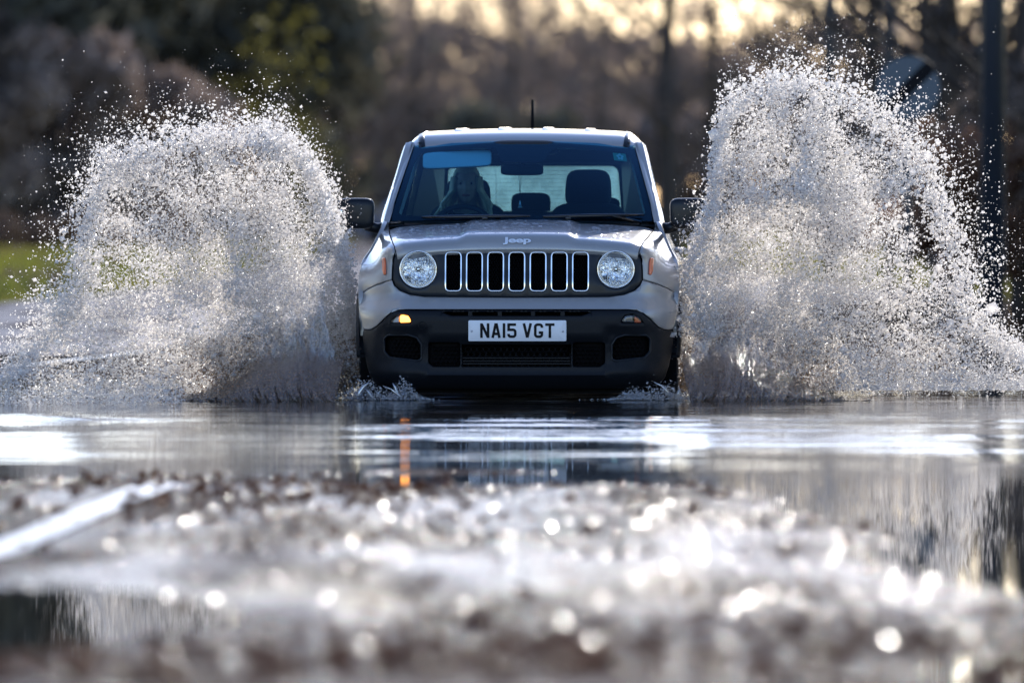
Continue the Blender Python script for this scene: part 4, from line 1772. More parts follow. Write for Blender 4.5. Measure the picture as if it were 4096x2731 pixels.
rw = rounded([(-.515, 1.00), (.515, 1.00), (.495, 1.285), (-.495, 1.285)], .05, 5)
P, F = panel([(-.80, .03), (.80, .03), (.81, .5), (.765, .93), (.65, 1.39), (.45, 1.42), (-.45, 1.42), (-.65, 1.39), (-.765, .93), (-.81, .5)], [rw], .07, rear_map(), .006, .03)
tg = obj('tailgate', P, F, M['paint'], CAR, True, True, 55)
P, F = panel(rw, [], .06, rear_map(.02), 0, .003)
rwo = obj('rear_window', P, F, M['rear_glass'], tg)
b = MB()
for k in range(11):
    z = 1.02 + .0235 * k
    b.box((0, 4.115 - .14 * float(sstep(.95, 1.42, z)) + .02, z), (.94, .002, .0010))
for x in (-.22, .29):
    b.box((x, 4.10, 1.14), (.002, .002, .26))
b.build('heater_line', M['dark'], rwo, False)
b = MB()
b.tube([(.0, 4.12, 1.0), (.30, 4.11, 1.005), (.36, 4.09, 1.15)], [.010, .008, .004], 6)
b.build('rear_wiper', M['gloss_black'], tg)
P, F = panel(rounded([(-.03, 1.245), (.035, 1.245), (.04, 1.285), (-.035, 1.285)], .012, 3), [], .02, rear_map(.035), 0, .004)
obj('third_brake_lamp', P, F, M['plate'], tg)
for sx in (-1, 1):
    P, F = panel([(sx * x, z) for x, z in rounded([(.60, .62), (.77, .62), (.75, .86), (.60, .86)], .02, 3)], [], .05, rear_map(-.015), .006, .02)
    obj('tail_lamp', P, F, pmat('tail_red', (.35, .01, .01), .2, coat=1.0) if sx < 0 else bpy.data.materials['tail_red'], tg)

# --- interior
b = MB()
b.add(*rblock((0, 1.52, .90), (1.42, .62, .19), .5))
b.add(*rblock((-.36, 1.72, .945), (.40, .28, .10), .6))
b.box((0, 1.40, .945), (1.30, .40, .02))
b.build('dashboard', M['dash'], CAR)
V, F = grid_surf(lambda u, v: (u * (.60 - .0 * v), 1.80 + 2.2 * v, 1.425 + .015 * np.sin(np.pi * v) - .02 * u * u), np.linspace(-1, 1, 9), np.linspace(0, 1, 12))
obj('headliner', V, F, M['trim_grey'], CAR)
# trim of the rear pillars and the tailgate opening
b = MB()
for sx in (-1, 1):
    b.add([(sx * .53, 4.02, .98), (sx * .70, 3.7, .98), (sx * .60, 3.7, 1.40), (sx * .51, 3.98, 1.38)], [(0, 1, 2, 3)])
b.box((0, 3.98, 1.345), (1.1, .05, .09))
b.box((0, 3.9, .955), (1.2, .35, .05))
b.build('rear_trim', M['dash'], CAR, False)
b = MB()
for sx in (-1, 1):
    b.box((sx * .655, 2.34, 1.18), (.03, .10, .42), Matrix.Rotation(R(-12.5 * sx), 4, 'Y'))
b.build('middle_pillar_trim', M['dash'], CAR, False)


def seat(cx, cy, hz=1.150):
    s = empty('front_seat', (0, 0, 0))
    s.parent = CAR
    b = MB()
    b.add(*rblock((cx, cy - .18, .40), (.52, .56, .20), .5))
    b.build('seat_base', M['fabric_dark'], s)
    b = MB()
    V, F = rblock((0, 0, 0), (.50, .18, .66), .45, taper=-.12)
    V[:, 1] += .22 * (V[:, 2] + .3)
    b.add(V + np.array([cx, cy + .10, .74]), F)
    b.build('seat_back', M['fabric_dark'], s)
    b = MB()
    b.add(*rblock((cx, cy + .235, hz), (.262, .11, .215), .5, taper=-.10))
    b.build('headrest', M['fabric_dark'], s)
    b = MB()
    for q in (-.06, .06):
        b.tube([(cx + q, cy + .22, .98), (cx + q, cy + .235, 1.10)], .007, 6)
    b.build('headrest_rod', M['alloy'], s)
    return s


seat(-.345, 2.52, 1.10)
seat(.345, 2.38)
rs = empty('rear_seat', (0, 0, 0))
rs.parent = CAR
b = MB()
b.add(*rblock((0, 3.35, .72), (1.26, .20, .60), .4))
b.add(*rblock((0, 3.1, .42), (1.26, .55, .20), .4))
b.build('bench', M['fabric_dark'], rs)
for x, h_ in ((0.0, .112), (-.40, .085), (.40, .085)):
    b = MB()
    b.add(*rblock((x, 3.42, 1.0 + h_ / 2), (.228, .10, h_ + .03), .5))
    b.build('headrest', M['fabric_dark'], rs)
# mirror, console, visor
b = MB()
b.add(*rblock((0, 1.78, 1.375), (.40, .22, .085), .5))
b.build('overhead_console', M['dash'], CAR)
b = MB()
b.add(*rblock((-.012, 1.80, 1.252), (.240, .05, .064), .42))
b.build('interior_mirror', M['dash'], CAR)
b = MB()
b.tube([(-.012, 1.80, 1.25), (0, 1.74, 1.34)], .010, 8)
b.build('mirror_stalk', M['dash'], CAR)
b = MB()
V, F = rblock((0, 0, 0), (.385, .022, .100), .28)
V = V @ np.array(Matrix.Rotation(R(-24), 3, 'X')).T
V[:, 2] += .018 * V[:, 0] / .385 * 1.0
b.add(V + np.array([-.372, 1.69, 1.308]), F)
M['visor'] = pmat('sun_visor_vinyl', (.86, .87, .88), .7)
b.build('sun_visor', M['visor'], CAR)
# steering wheel
b = MB()
ax = Matrix.Rotation(R(-24), 3, 'X')
ring = []
cw = np.array([-.350, 2.0, .878])
for k in range(41):
    t = 2 * math.pi * k / 40
    ring.append(cw + np.array(ax @ Vector((.185 * math.cos(t), 0, .185 * math.sin(t)))))
b.tube(ring, .0155, 10, False)
b.build('steering_wheel', M['dash'], CAR)
b = MB()
b.add(*rblock((-.350, 1.98, .875), (.16, .07, .12), .6))
for a in (0, 180, 270):
    e = cw + np.array(ax @ Vector((.18 * math.cos(R(a)), 0, .18 * math.sin(R(a)))))
    b.tube([cw, e], .014, 8)
b.tube([cw, (-.350, 1.6, .78)], .03, 8)
b.build('steering_hub', M['dash'], CAR)
# wipers
for x0, x1, sgn in ((.12, .68, 1), (-.55, .05, 1)):
    b = MB()
    u0, u1 = x0 / .75, x1 / .75
    pts = []
    for k in range(7):
        u = u0 + (u1 - u0) * k / 6
        q = ws_pt(np.float64(u), np.float64(.012 + .006 * k * (1 if x0 > 0 else .2)), -.016)
        pts.append([float(t) for t in q])
    b.tube(pts, [.008, .010, .011, .012, .011, .009, .006], 6)
    b.tube([(x1 - .02, 1.10 + .12, .955), pts[4], pts[3]], [.013, .010, .007], 6)
    b.build('wiper', M['gloss_black'], CAR)
# cowl
b = MB()
V, F = grid_surf(lambda u, v: (u * .745, 1.07 + .11 * v + .13 * np.abs(u) ** 2.2, .950 + .012 * v - .012 * u * u), np.linspace(-1, 1, 25), np.linspace(0, 1, 4))
obj('cowl', V, F, M['black_plastic'], CAR)
b = MB()
for x in (-.20, .26):
    b.add(*rblock((x, 1.07, .982), (.034, .03, .014), .6))
b.build('washer_nozzle', M['gloss_black'], CAR)
# door mirrors
for sx in (-1, 1):
    b = MB()
    V, F = rblock((0, 0, 0), (.206, .13, .172), .42, taper=.05)
    V[:, 0] *= 1
    b.add(V + np.array([sx * .922, 1.30, 1.008]), F)
    mo = b.build('door_mirror', M['gloss_black'] if False else M['satin_black'], CAR)
    b = MB()
    b.tube([(sx * .76, 1.36, .93), (sx * .81, 1.33, .925), (sx * .87, 1.31, .945)], [.035, .03, .03], 10)
    b.build('mirror_arm', M['satin_black'], mo)
    P, F = panel([(sx * .915 + x, 1.008 + z) for x, z in rrect(0, 0, .165, .135, .04, 4)], [], .03, lambda a, c, dp: (a, 1.368 - dp, c), .002, .004)
    obj('mirror_glass', P, F, M['chrome'], mo)
    b = MB()
    b.add(*rblock((sx * 1.003, 1.262, 1.018), (.022, .05, .030), .5))
    b.build('repeater', M['reflector'], mo)

# --- hanging freshener
fr = empty('air_freshener', (0.023, 0, 0), R(-1.45), 'small charm on a cord hanging from the interior mirror', 'air freshener')
b = MB()
b.tube([(-.030, 1.795, 1.222), (-.024, 1.80, 1.08)], .0016, 5)
b.tube([(-.018, 1.795, 1.222), (-.023, 1.80, 1.08)], .0016, 5)
b.build('cord', M['dash'], fr)
b = MB()
b.lathe([(0, .042), (.003, .04), (.004, .03), (.010, .006), (.013, .004), (.013, 0), (0, 0)], 14, (-.0235, 1.80, 1.04), 'z')
b.build('charm', M['alloy'], fr)
#PERSON
# ================================================================== THE DRIVER
PERS = empty('person', (0.023, 0, 0), R(-1.45), 'driver with long blond hair and a dark jacket, hands on the wheel behind the windscreen', 'person')


def skin_mesh(joints, edges, root, sub=2):
    """joints: {name:(pos, radius)}; one continuous skinned surface"""
    names = list(joints)
    idx = {n: i for i, n in enumerate(names)}
    me = bpy.data.meshes.new('skin')
    me.from_pydata([joints[n][0] for n in names], [(idx[a], idx[b]) for a, b in edges], [])
    o = bpy.data.objects.new('skin', me)
    COL.objects.link(o)
    o.modifiers.new('s', 'SKIN')
    for n in names:
        r = joints[n][1]
        me.skin_vertices[0].data[idx[n]].radius = (r, r) if np.isscalar(r) else r
        me.skin_vertices[0].data[idx[n]].use_root = (n == root)
    sm = o.modifiers.new('d', 'SUBSURF')
    sm.levels = sm.render_levels = sub
    bpy.context.view_layer.update()
    out = bpy.data.meshes.new_from_object(o.evaluated_get(bpy.context.evaluated_depsgraph_get()))
    bpy.data.objects.remove(o)
    V = np.array([tuple(v.co) for v in out.vertices])
    F = [list(p.vertices) for p in out.polygons]
    bpy.data.meshes.remove(out)
    return V, F


PX, PY = -.345, 2.50
J = {'pelvis': ((PX, PY + .02, .52), (.15, .11)), 'waist': ((PX, PY + .07, .70), (.135, .10)), 'chest': ((PX, PY + .10, .86), (.155, .105)),
     'top': ((PX, PY + .10, .955), (.10, .075)), 'neck': ((PX, PY + .075, 1.02), .052), 'neck2': ((PX, PY + .05, 1.075), .050), 'jaw': ((PX, PY + .035, 1.12), .055)}
E_ = [('pelvis', 'waist'), ('waist', 'chest'), ('chest', 'top'), ('top', 'neck'), ('neck', 'neck2'), ('neck2', 'jaw')]
JJ = dict(J)
EJ = list(E_)
for s, nm in ((-1, 'l'), (1, 'r')):
    JJ[nm + 'sh'] = ((PX + s * .165, PY + .10, .945), .062)
    JJ[nm + 'el'] = ((PX + s * .245, PY - .12, .74), .043)
    JJ[nm + 'wr'] = ((PX + s * .185, PY - .385, .865), .027)
    JJ[nm + 'pa'] = ((PX + s * .182, PY - .445, .885), .030)
    EJ += [('top', nm + 'sh'), (nm + 'sh', nm + 'el'), (nm + 'el', nm + 'wr'), (nm + 'wr', nm + 'pa')]
    JJ[nm + 'hip'] = ((PX + s * .10, PY - .04, .51), .085)
    JJ[nm + 'kn'] = ((PX + s * .13, PY - .44, .56), .06)
    JJ[nm + 'an'] = ((PX + s * .12, PY - .76, .28), .04)
    JJ[nm + 'to'] = ((PX + s * .12, PY - .92, .24), .03)
    EJ += [('pelvis', nm + 'hip'), (nm + 'hip', nm + 'kn'), (nm + 'kn', nm + 'an'), (nm + 'an', nm + 'to')]
    for k in range(4):
        bx = PX + s * (.172 + .003 * k)
        z0 = .915 - .019 * k
        L = (.030, .034, .032, .026)[k]
        a, c_, d_ = '%sf%da' % (nm, k), '%sf%db' % (nm, k), '%sf%dc' % (nm, k)
        JJ[a] = ((bx + s * .014, PY - .480, z0), .0098)
        JJ[c_] = ((bx + s * .0, PY - .480 - L, z0 + .004), .0090)
        JJ[d_] = ((bx - s * .026, PY - .480 - L * .7, z0 + .002), .0080)
        EJ += [(nm + 'pa', a), (a, c_), (c_, d_)]
    JJ[nm + 't1'] = ((PX + s * .158, PY - .455, .905), .011)
    JJ[nm + 't2'] = ((PX + s * .150, PY - .490, .925), .0095)
    EJ += [(nm + 'pa', nm + 't1'), (nm + 't1', nm + 't2')]
BV, BF = skin_mesh(JJ, EJ, 'pelvis', 1)
# head with a face, joined to the neck surface
hc = np.array([PX, PY + .025, 1.170])
nu, nv = 41, 48
HV = []
for i in range(nu):
    ph = math.pi * (i / (nu - 1)) - math.pi / 2
    for j in range(nv):
        th = 2 * math.pi * j / nv
        x, y, z = math.cos(ph) * math.sin(th), -math.cos(ph) * math.cos(th), math.sin(ph)
        w = .074 - .016 * max(0, -z) ** 1.5
        px, py, pz = x * w, y * .092, z * .115
        if y < 0:
            fx, fz = px, pz
            g = lambda cx, cz, sx_, sz_: math.exp(-((fx - cx) / sx_) ** 2 - ((fz - cz) / sz_) ** 2)
            py += -.020 * g(0, -.022, .010, .014) - .010 * g(0, .0, .007, .022)          # nose
            py += .010 * (g(-.031, .008, .016, .011) + g(.031, .008, .016, .011))            # eye sockets
            py += -.006 * (g(-.03, .028, .02, .007) + g(.03, .028, .02, .007))               # brows
            py += -.006 * g(0, -.054, .020, .005) - .006 * g(0, -.064, .018, .005) + .005 * g(0, -.059, .02, .0022)   # lips
            py += -.008 * g(0, -.090, .02, .015)                                             # chin
            py += -.004 * (g(-.042, -.03, .02, .02) + g(.042, -.03, .02, .02))
        HV.append((px, py, pz))
HV = np.array(HV) + hc
HF = [tuple(q) for q in grid_faces(nu, nv, True)]
nb = len(BV)
V = np.vstack([BV, HV])
F = BF + [[i + nb for i in f] for f in HF]
nb2 = len(V)
for s in (-1, 1):   # ears
    EV, EF = rblock((PX + s * .077, PY + .035, 1.165), (.018, .035, .058), .7)
    V = np.vstack([V, EV])
    F += [[i + nb2 for i in f] for f in EF]
    nb2 = len(V)
body = obj('body', V, F, M['skin'], PERS)
b = MB()
for s in (-1, 1):
    b.lathe([(0, -.011), (.006, -.0095), (.0095, -.005), (.011, 0)], 14, (PX + s * .031, PY - .048, 1.178))
b.build('eye', M['eye_white'], PERS)
b = MB()
for s in (-1, 1):
    b.lathe([(0, -.0122), (.0052, -.0108)], 12, (PX + s * .031, PY - .048, 1.178))
b.build('iris', M['sign_black'], PERS)
b = MB()
b.add(*rblock((PX, PY - .068, 1.1105), (.046, .012, .015), .7))
b.build('lips', M['lips'], PERS)
# hair: cap plus long locks falling over the shoulders
b = MB()
V = []
n1, n2 = 16, 40
for i in range(n1):
    ph = math.pi / 2 - (math.pi * .62) * i / (n1 - 1)
    for j in range(n2):
        th = 2 * math.pi * j / n2
        y = -math.cos(th)
        lim = 1.0
        p = ph
        if y < 0: p = max(ph, .52 + .1 * abs(math.sin(th)) - .55 * max(0, abs(math.sin(th)) - .72) / .28)
        V.append((PX + .086 * math.cos(p) * math.sin(th), PY + .030 + .106 * math.cos(p) * y, 1.168 + .128 * math.sin(p)))
b.add(V, [tuple(q) for q in grid_faces(n1, n2, True)])
rh = np.random.default_rng(8)
for s in (-1, 1):
    for k in range(26):
        t = k / 25
        a = R(50 + 120 * t)
        x0, y0 = PX + s * .080 * math.sin(a), PY + .030 - .098 * math.cos(a)
        L = .9 + .12 * rh.random()
        x1 = PX + s * (.085 + .04 * rh.random()) * (0.85 + .3 * math.sin(a))
        y1 = PY - .03 + .13 * t
        x2 = PX + s * (.10 + .085 * rh.random() * (1.3 if s < 0 else .6))
        y2 = PY - .03 + .19 * t
        b.tube([(x0, y0, 1.215), (x0 + s * .006, y0, 1.14), (x1, y1, 1.06), (x2, y2, L)], [.011, .013, .012, .003], 6)
for k in range(12):
    x = PX - .07 + .14 * k / 11
    b.tube([(x, PY + .125, 1.2), (x, PY + .14, 1.08), (x * 1.0, PY + .17, .96)], [.014, .015, .006], 6)
b.build('hair', M['hair'], PERS)
# jacket over torso and arms
JK = {k: (v[0], tuple(np.array(v[1]) * 1.16) if not np.isscalar(v[1]) else v[1] * 1.2) for k, v in J.items() if k not in ('neck2', 'jaw')}
JK['neck'] = ((PX, PY + .085, 1.01), .068)
EK = [e for e in E_ if e[1] not in ('neck2', 'jaw')]
for s, nm in ((-1, 'l'), (1, 'r')):
    JK[nm + 'sh'] = (JJ[nm + 'sh'][0], .078)
    JK[nm + 'el'] = (JJ[nm + 'el'][0], .056)
    JK[nm + 'wr'] = (JJ[nm + 'wr'][0], .037)
    EK += [('top', nm + 'sh'), (nm + 'sh', nm + 'el'), (nm + 'el', nm + 'wr')]
V, F = skin_mesh(JK, EK, 'pelvis', 2)
obj('jacket', V, F, M['jacket'], PERS)
TK = {'pelvis': (J['pelvis'][0], (.165, .125)), 'w': ((PX, PY + .05, .62), (.14, .11))}
ET = [('pelvis', 'w')]
for s, nm in ((-1, 'l'), (1, 'r')):
    for q, r in (('hip', .095), ('kn', .07), ('an', .05)):
        TK[nm + q] = (JJ[nm + q][0], r)
    ET += [('pelvis', nm + 'hip'), (nm + 'hip', nm + 'kn'), (nm + 'kn', nm + 'an')]
V, F = skin_mesh(TK, ET, 'pelvis', 1)
obj('trousers', V, F, M['fabric_dark'], PERS)

# ================================================================== FAR CARS


def far_car(loc, rz, mat, label):
    c = empty('far_car', loc, rz, label, 'car')
    L, W = 4.2, 1.76
    prof = [(-2.1, .35), (-2.08, .62), (-1.9, .80), (-1.15, .95), (-.45, 1.42), (.0, 1.50), (1.2, 1.47), (1.85, 1.05), (2.05, .95), (2.1, .40)]
    us = np.linspace(-1, 1, 15)
    V = []
    pr = resample(prof, .15)[:-8]
    for y, z in pr:
        for u in us:
            tz = max(0, z - .95) / .55
            hw = W / 2 * (1 - .22 * tz)
            V.append((u * hw, y + .12 * abs(u) ** 3 * (1 if y < -1 else (-1 if y > 1.5 else 0)), z - .06 * abs(u) ** 4 * (z > .7)))
    F = [tuple(q) for q in grid_faces(len(pr), len(us))]
    b = MB()
    b.add(V, F)
    for s in (-1, 1):
        P, Fs = panel([(y, z) for y, z in prof] + [(2.1, .28), (-2.1, .28)], [], .2,
                      lambda a, q, dp: (s * (W / 2 * (1 - .22 * np.maximum(0, q - .95) / .55) - dp), a, q), .0, .0)
        b.add(P, Fs)
    b.build('body', mat, c, True, 40)
    b = MB()
    b.add([(-.74, -1.10, .985), (.74, -1.10, .985), (.62, -.50, 1.42), (-.62, -.50, 1.42)], [(0, 1, 2, 3)])
    b.build('windscreen', M['gloss_black'], c, False)
    for s in (-1, 1):
        b = MB()
        w = lambda z: s * (W / 2 * (1 - .22 * max(0, z - .95) / .55) + .006)
        for q in ([(-.95, 1.0), (.25, 1.0), (.25, 1.40), (-.42, 1.38)], [(.32, 1.0), (1.6, 1.0), (1.25, 1.38), (.32, 1.40)]):
            k = len(q)
            b.add([(w(z), y, z) for y, z in q], [tuple(range(k))])
        b.build('side_window', M['gloss_black'], c, False)
        b = MB()
        b.add(*rblock((s * .66, -2.03, .70), (.30, .12, .15), .6))
        b.build('headlight', M['reflector'], c)
        for y in (-1.3, 1.3):
            b = MB()
            b.lathe([(0, -.1), (.28, -.1), (.32, -.08), (.32, .08), (.28, .1), (0, .1)], 24, (s * .78, y, .32), 'x')
            b.build('wheel', M['rubber'], c)
    b = MB()
    b.box((0, -2.11, .50), (1.1, .03, .16))
    b.build('grille', M['black_plastic'], c, False)
    return c


far_car((wx(2085, 205), 155, .05), R(3), M['far_silver'], 'blurred pale blue car following far behind, seen through the rear window')
far_car((wx(1712, 238), 188, .05), R(-90), M['far_blue'], 'blurred blue car standing by the grass beyond, left of the door mirror')

# ================================================================== SPRAY


def px2w(px, py, y):
    s = 740.0 * 50 / (50 + y)
    return (px - 2048) / s, CAM_H + (824 - py) / s


OCT = np.array([[1, 0, 0], [-1, 0, 0], [0, 1, 0], [0, -1, 0], [0, 0, 1], [0, 0, -1]], float)
OF = np.array([[0, 2, 4], [2, 1, 4], [1, 3, 4], [3, 0, 4], [2, 0, 5], [1, 2, 5], [3, 1, 5], [0, 3, 5]])


def drops_mesh(name, C, rad, r, mat, smooth=True):
    n = len(C)
    q = r.normal(size=(n, 4))
    q /= np.linalg.norm(q, axis=1)[:, None]
    a, b_, c_, d_ = q.T
    Rm = np.stack([np.stack([1 - 2 * (c_ ** 2 + d_ ** 2), 2 * (b_ * c_ - a * d_), 2 * (b_ * d_ + a * c_)], -1),
                   np.stack([2 * (b_ * c_ + a * d_), 1 - 2 * (b_ ** 2 + d_ ** 2), 2 * (c_ * d_ - a * b_)], -1),
                   np.stack([2 * (b_ * d_ - a * c_), 2 * (c_ * d_ + a * b_), 1 - 2 * (b_ ** 2 + c_ ** 2)], -1)], 1)
    sc = rad[:, None] * (0.75 + 0.6 * r.random((n, 3)))
    L = OCT[None] * sc[:, None, :]
    V = np.einsum('nij,nkj->nki', Rm, L) + C[:, None, :]
    F = (OF[None] + 6 * np.arange(n)[:, None, None]).reshape(-1, 3)
    me = fast_mesh(name, V.reshape(-1, 3), F)
    me.materials.append(mat)
    if smooth:
        me.polygons.foreach_set('use_smooth', np.ones(len(me.polygons), bool))
    o = bpy.data.objects.new(name, me)
    COL.objects.link(o)
    return o


M['spray'] = drop_mat('spray_drops', .32, (.95, .91, .87), .16, .20, front=.10)
M['mud'] = drop_mat('muddy_drops', .25, (.36, .25, .16), .22, .20, front=.3)


def spray(side, outline, base, n_core, n_edge, n_low, seed, name):
    r = np.random.default_rng(seed)
    O = resample([tuple(np.array(p) * 1.7415) for p in outline], 12)
    lo, hi = O.min(0) - 120, O.max(0) + np.array([120, 0])
    bx, by = np.array(base) * 1.7415
    pts = np.zeros((0, 2))
    # core, with streaks flung out from the wheel
    while len(pts) < n_core:
        Q = lo + (hi - lo) * r.random((60000, 2))
        an = np.arctan2(by - Q[:, 1], Q[:, 0] - bx)
        rd = np.hypot(Q[:, 0] - bx, Q[:, 1] - by)
        st = fbm(an * 26 + seed, rd / 260.0, 4)
        bl = fbm(Q[:, 0] / 70.0 + seed, Q[:, 1] / 70.0, 4)
        wob = (.97 if side < 0 else .90) + .30 * (fbm(an * 5.0 + seed, an * 0, 3) - .5) + .20 * (fbm(an * 19 + seed, rd / 500, 2) - .5)
        wob = np.where(Q[:, 1] < by - 40, wob, 1.0)
        Qi = np.array([bx, by]) + (Q - np.array([bx, by])) / wob[:, None]
        okq = inside(Qi, O)
        Q, an, rd, st, bl = Q[okq], an[okq], rd[okq], st[okq], bl[okq]
        nearw = .55 * np.exp(-rd / 330.0)
        thin = 1 - .45 * sstep(520, 1150, np.abs(Q[:, 0] - bx))
        pr = thin * np.clip(nearw + .44 + 1.6 * (st - .44) + 1.0 * (bl - .44), .20, 1)
        pts = np.vstack([pts, Q[r.random(len(Q)) < pr]])
    pts = pts[:n_core]
    j = r.normal(size=pts.shape) * (10 + 44 * r.random((len(pts), 1)) ** 2)
    pts = pts + j
    rad = np.exp(r.normal(math.log(.0027), .62, len(pts)))
    # fine mist around the drops
    fm = r.random(len(pts)) < .30
    pts[fm] += r.normal(size=(fm.sum(), 2)) * 34
    rad[fm] = np.exp(r.normal(math.log(.0015), .3, fm.sum()))
    # strings of drops torn off along the direction of the throw
    nc = 900
    hs = pts[r.integers(0, len(pts), nc)]
    kk = np.arange(22)
    dr = hs - np.array([bx, by + 160])
    dr /= np.linalg.norm(dr, axis=1)[:, None] + 1e-9
    ln = r.uniform(2.0, 5.5, nc)
    st_ = hs[:, None] + dr[:, None] * (kk[None, :, None] * ln[:, None, None]) + r.normal(size=(nc, 22, 2)) * 2.2
    st_[..., 0] += (kk ** 2 * .05)[None] * r.normal(size=(nc, 1))
    sr = (.0040 * (1 - kk / 30.0))[None] * r.uniform(.5, 1.1, (nc, 1))
    pts = np.vstack([pts, st_.reshape(-1, 2)])
    rad = np.concatenate([rad, sr.reshape(-1)])
    # ragged fringe thrown outward, fewer and fewer
    up = O[(O[:, 1] < (by - 30))]
    k = r.integers(0, len(up), n_edge)
    B = up[k]
    d = B - np.array([bx, by])
    d /= np.linalg.norm(d, axis=1)[:, None] + 1e-9
    ex = r.exponential(74, n_edge) * (0.6 + .9 * vnoise(B[:, 0] / 60 + seed, B[:, 1] / 60)) - 40
    E2 = B + d * ex[:, None] + r.normal(size=(n_edge, 2)) * 22
    re = np.exp(r.normal(math.log(.0038), .55, n_edge)) * np.clip(1.15 - np.maximum(ex, 0) / 420, .45, 1.2)
    # torn clots of water round the rim
    ncl = 520
    kq = r.integers(0, len(up), ncl)
    cc = up[kq] - (up[kq] - np.array([bx, by])) * (.10 * r.random((ncl, 1)) - .035) + r.normal(size=(ncl, 2)) * 10
    ax = r.normal(size=(ncl, 1, 2)) * 4.5
    cl = cc[:, None] + r.normal(size=(ncl, 13, 2)) * r.uniform(2, 6.0, (ncl, 1, 1)) + ax * r.normal(size=(ncl, 13, 1))
    E2 = np.vstack([E2, cl.reshape(-1, 2)])
    re = np.concatenate([re, (r.uniform(.0035, .0075, (ncl, 1)) * r.uniform(.5, 1.1, (ncl, 13))).reshape(-1)])
    # low skirt of spatter over the water
    x0, x1 = (0 - 60, 1330) if side < 0 else (2740, 4170)
    lx = r.uniform(x0, x1, n_low)
    lb = 1640 if side < 0 else 1560
    fade = np.clip((1330 - lx) / 330, 0, 1) if side < 0 else np.clip((lx - 2740) / 330, 0, 1)
    ly = lb + 0 * fade - fade * r.exponential(60, n_low) * (0.5 + vnoise(lx / 90, lx * 0 + seed))
    Lp = np.stack([lx, ly], 1)
    rl = np.exp(r.normal(math.log(.0030), .4, n_low))
    A = np.vstack([pts, E2, Lp])
    rr = np.concatenate([rad, re, rl])
    yc = .9 + .20 * r.normal(size=len(A)) + 1.5 * (fbm(A[:, 0] / 190 + seed, A[:, 1] / 190, 3) - .5)
    yc[-n_low:] = r.normal(0, .5, n_low) + (-.3 if side < 0 else .9)
    # lower parts come a little nearer
    yc -= (.5 if side < 0 else .1) * np.clip((A[:, 1] - 1100) / 500, 0, 1)
    x, z = px2w(A[:, 0], A[:, 1], yc)
    low = (z < .34) & (np.abs(x) < 1.75)
    yc = np.where(low, np.maximum(yc, .42 + .2 * r.random(len(yc))), yc)
    x, z = px2w(A[:, 0], A[:, 1], yc)
    m = z > .004
    m[-n_low:] &= r.random(n_low) < fade
    if side < 0: m &= x < -.90 + .10 * r.random(len(x)) - .0
    else: m &= x > .95 - .10 * r.random(len(x))
    C = np.stack([x, yc, z], 1)[m]
    rr = rr[m]
    # churned, muddy water low down beside the wheel
    mud = r.random(len(C)) < np.clip(1.25 - C[:, 2] / .30, 0, 1) * np.clip(1.3 - (np.abs(C[:, 0]) - .95) / .75, 0, .9)
    tag(drops_mesh('muddy_spray', C[mud], rr[mud] * 1.1, r, M['mud']), None, None, None, 'stuff')
    C, rr = C[~mud], rr[~mud]
    o = drops_mesh(name, C, rr, r, M['spray'])
    return tag(o, None, None, None, 'stuff')


LEFT = [(828, 905), (812, 760), (800, 640), (772, 540), (748, 450), (722, 390), (680, 345), (640, 320), (570, 305), (500, 312), (430, 318), (380, 335), (310, 352), (262, 385), (222, 430), (205, 480), (196, 540), (190, 610), (172, 690), (110, 770), (30, 850), (-30, 880), (-30, 940), (300, 944), (600, 938), (830, 928)]
RIGHT = [(1552, 890), (1560, 760), (1572, 640), (1606, 560), (1640, 470), (1646, 400), (1655, 320), (1670, 260), (1720, 215), (1780, 190), (1840, 186), (1905, 205), (1960, 235), (2030, 268), (2095, 330), (2130, 400), (2155, 470), (2180, 540), (2215, 610), (2215, 690), (2270, 760), (2352, 815), (2390, 840), (2390, 893), (2100, 897), (1800, 898), (1560, 915)]
spray(-1, LEFT, (790, 900), 150000, 17000, 17000, 51, 'water_spray')
spray(1, RIGHT, (1590, 890), 155000, 19000, 17000, 52, 'water_spray')


# heavier sheets of water close to the wheels
def curtain(side, name, seed):
    nu, nv = 70, 70
    u = np.linspace(0, 1, nu)
    v = np.linspace(0, 1, nv)
    U, Vv = np.meshgrid(u, v, indexing='ij')
    x = .99 + .50 * U + .22 * Vv * U + .02 * Vv
    top = .86 * (1 - .62 * U ** 1.3) * (.75 + .5 * vnoise(U * 9 + seed, U * 0 + 1))
    z = top * Vv
    y = .22 + .30 * U + .30 * Vv + .16 * (fbm(U * 6 + seed, Vv * 2.2, 4) - .5) + .06 * (fbm(U * 20, Vv * 5 + seed, 3) - .5)
    x = x + .10 * (fbm(U * 4 + 3, Vv * 4 + seed, 3) - .5)
    P = np.stack([side * x, y, z], -1).reshape(-1, 3)
    P2 = P + np.array([side * .012, .035, 0])
    F = grid_faces(nu, nv)
    n = len(P)
    Fa = np.vstack([F, F[:, ::-1] + n])
    o = obj(name, np.vstack([P, P2]), Fa, M['sheet'], None, True, False)
    return tag(o, None, None, None, 'stuff')


M['sheet'] = drop_mat('water_sheet', .30, (.42, .43, .47), .45, .15, noise_lo=.0, nscale=20.0, stretch=(1.8, 1, .7), bump=.9, zfade=(.25, .85))
curtain(-1, 'water_sheet', 5)
curtain(1, 'water_sheet', 9)


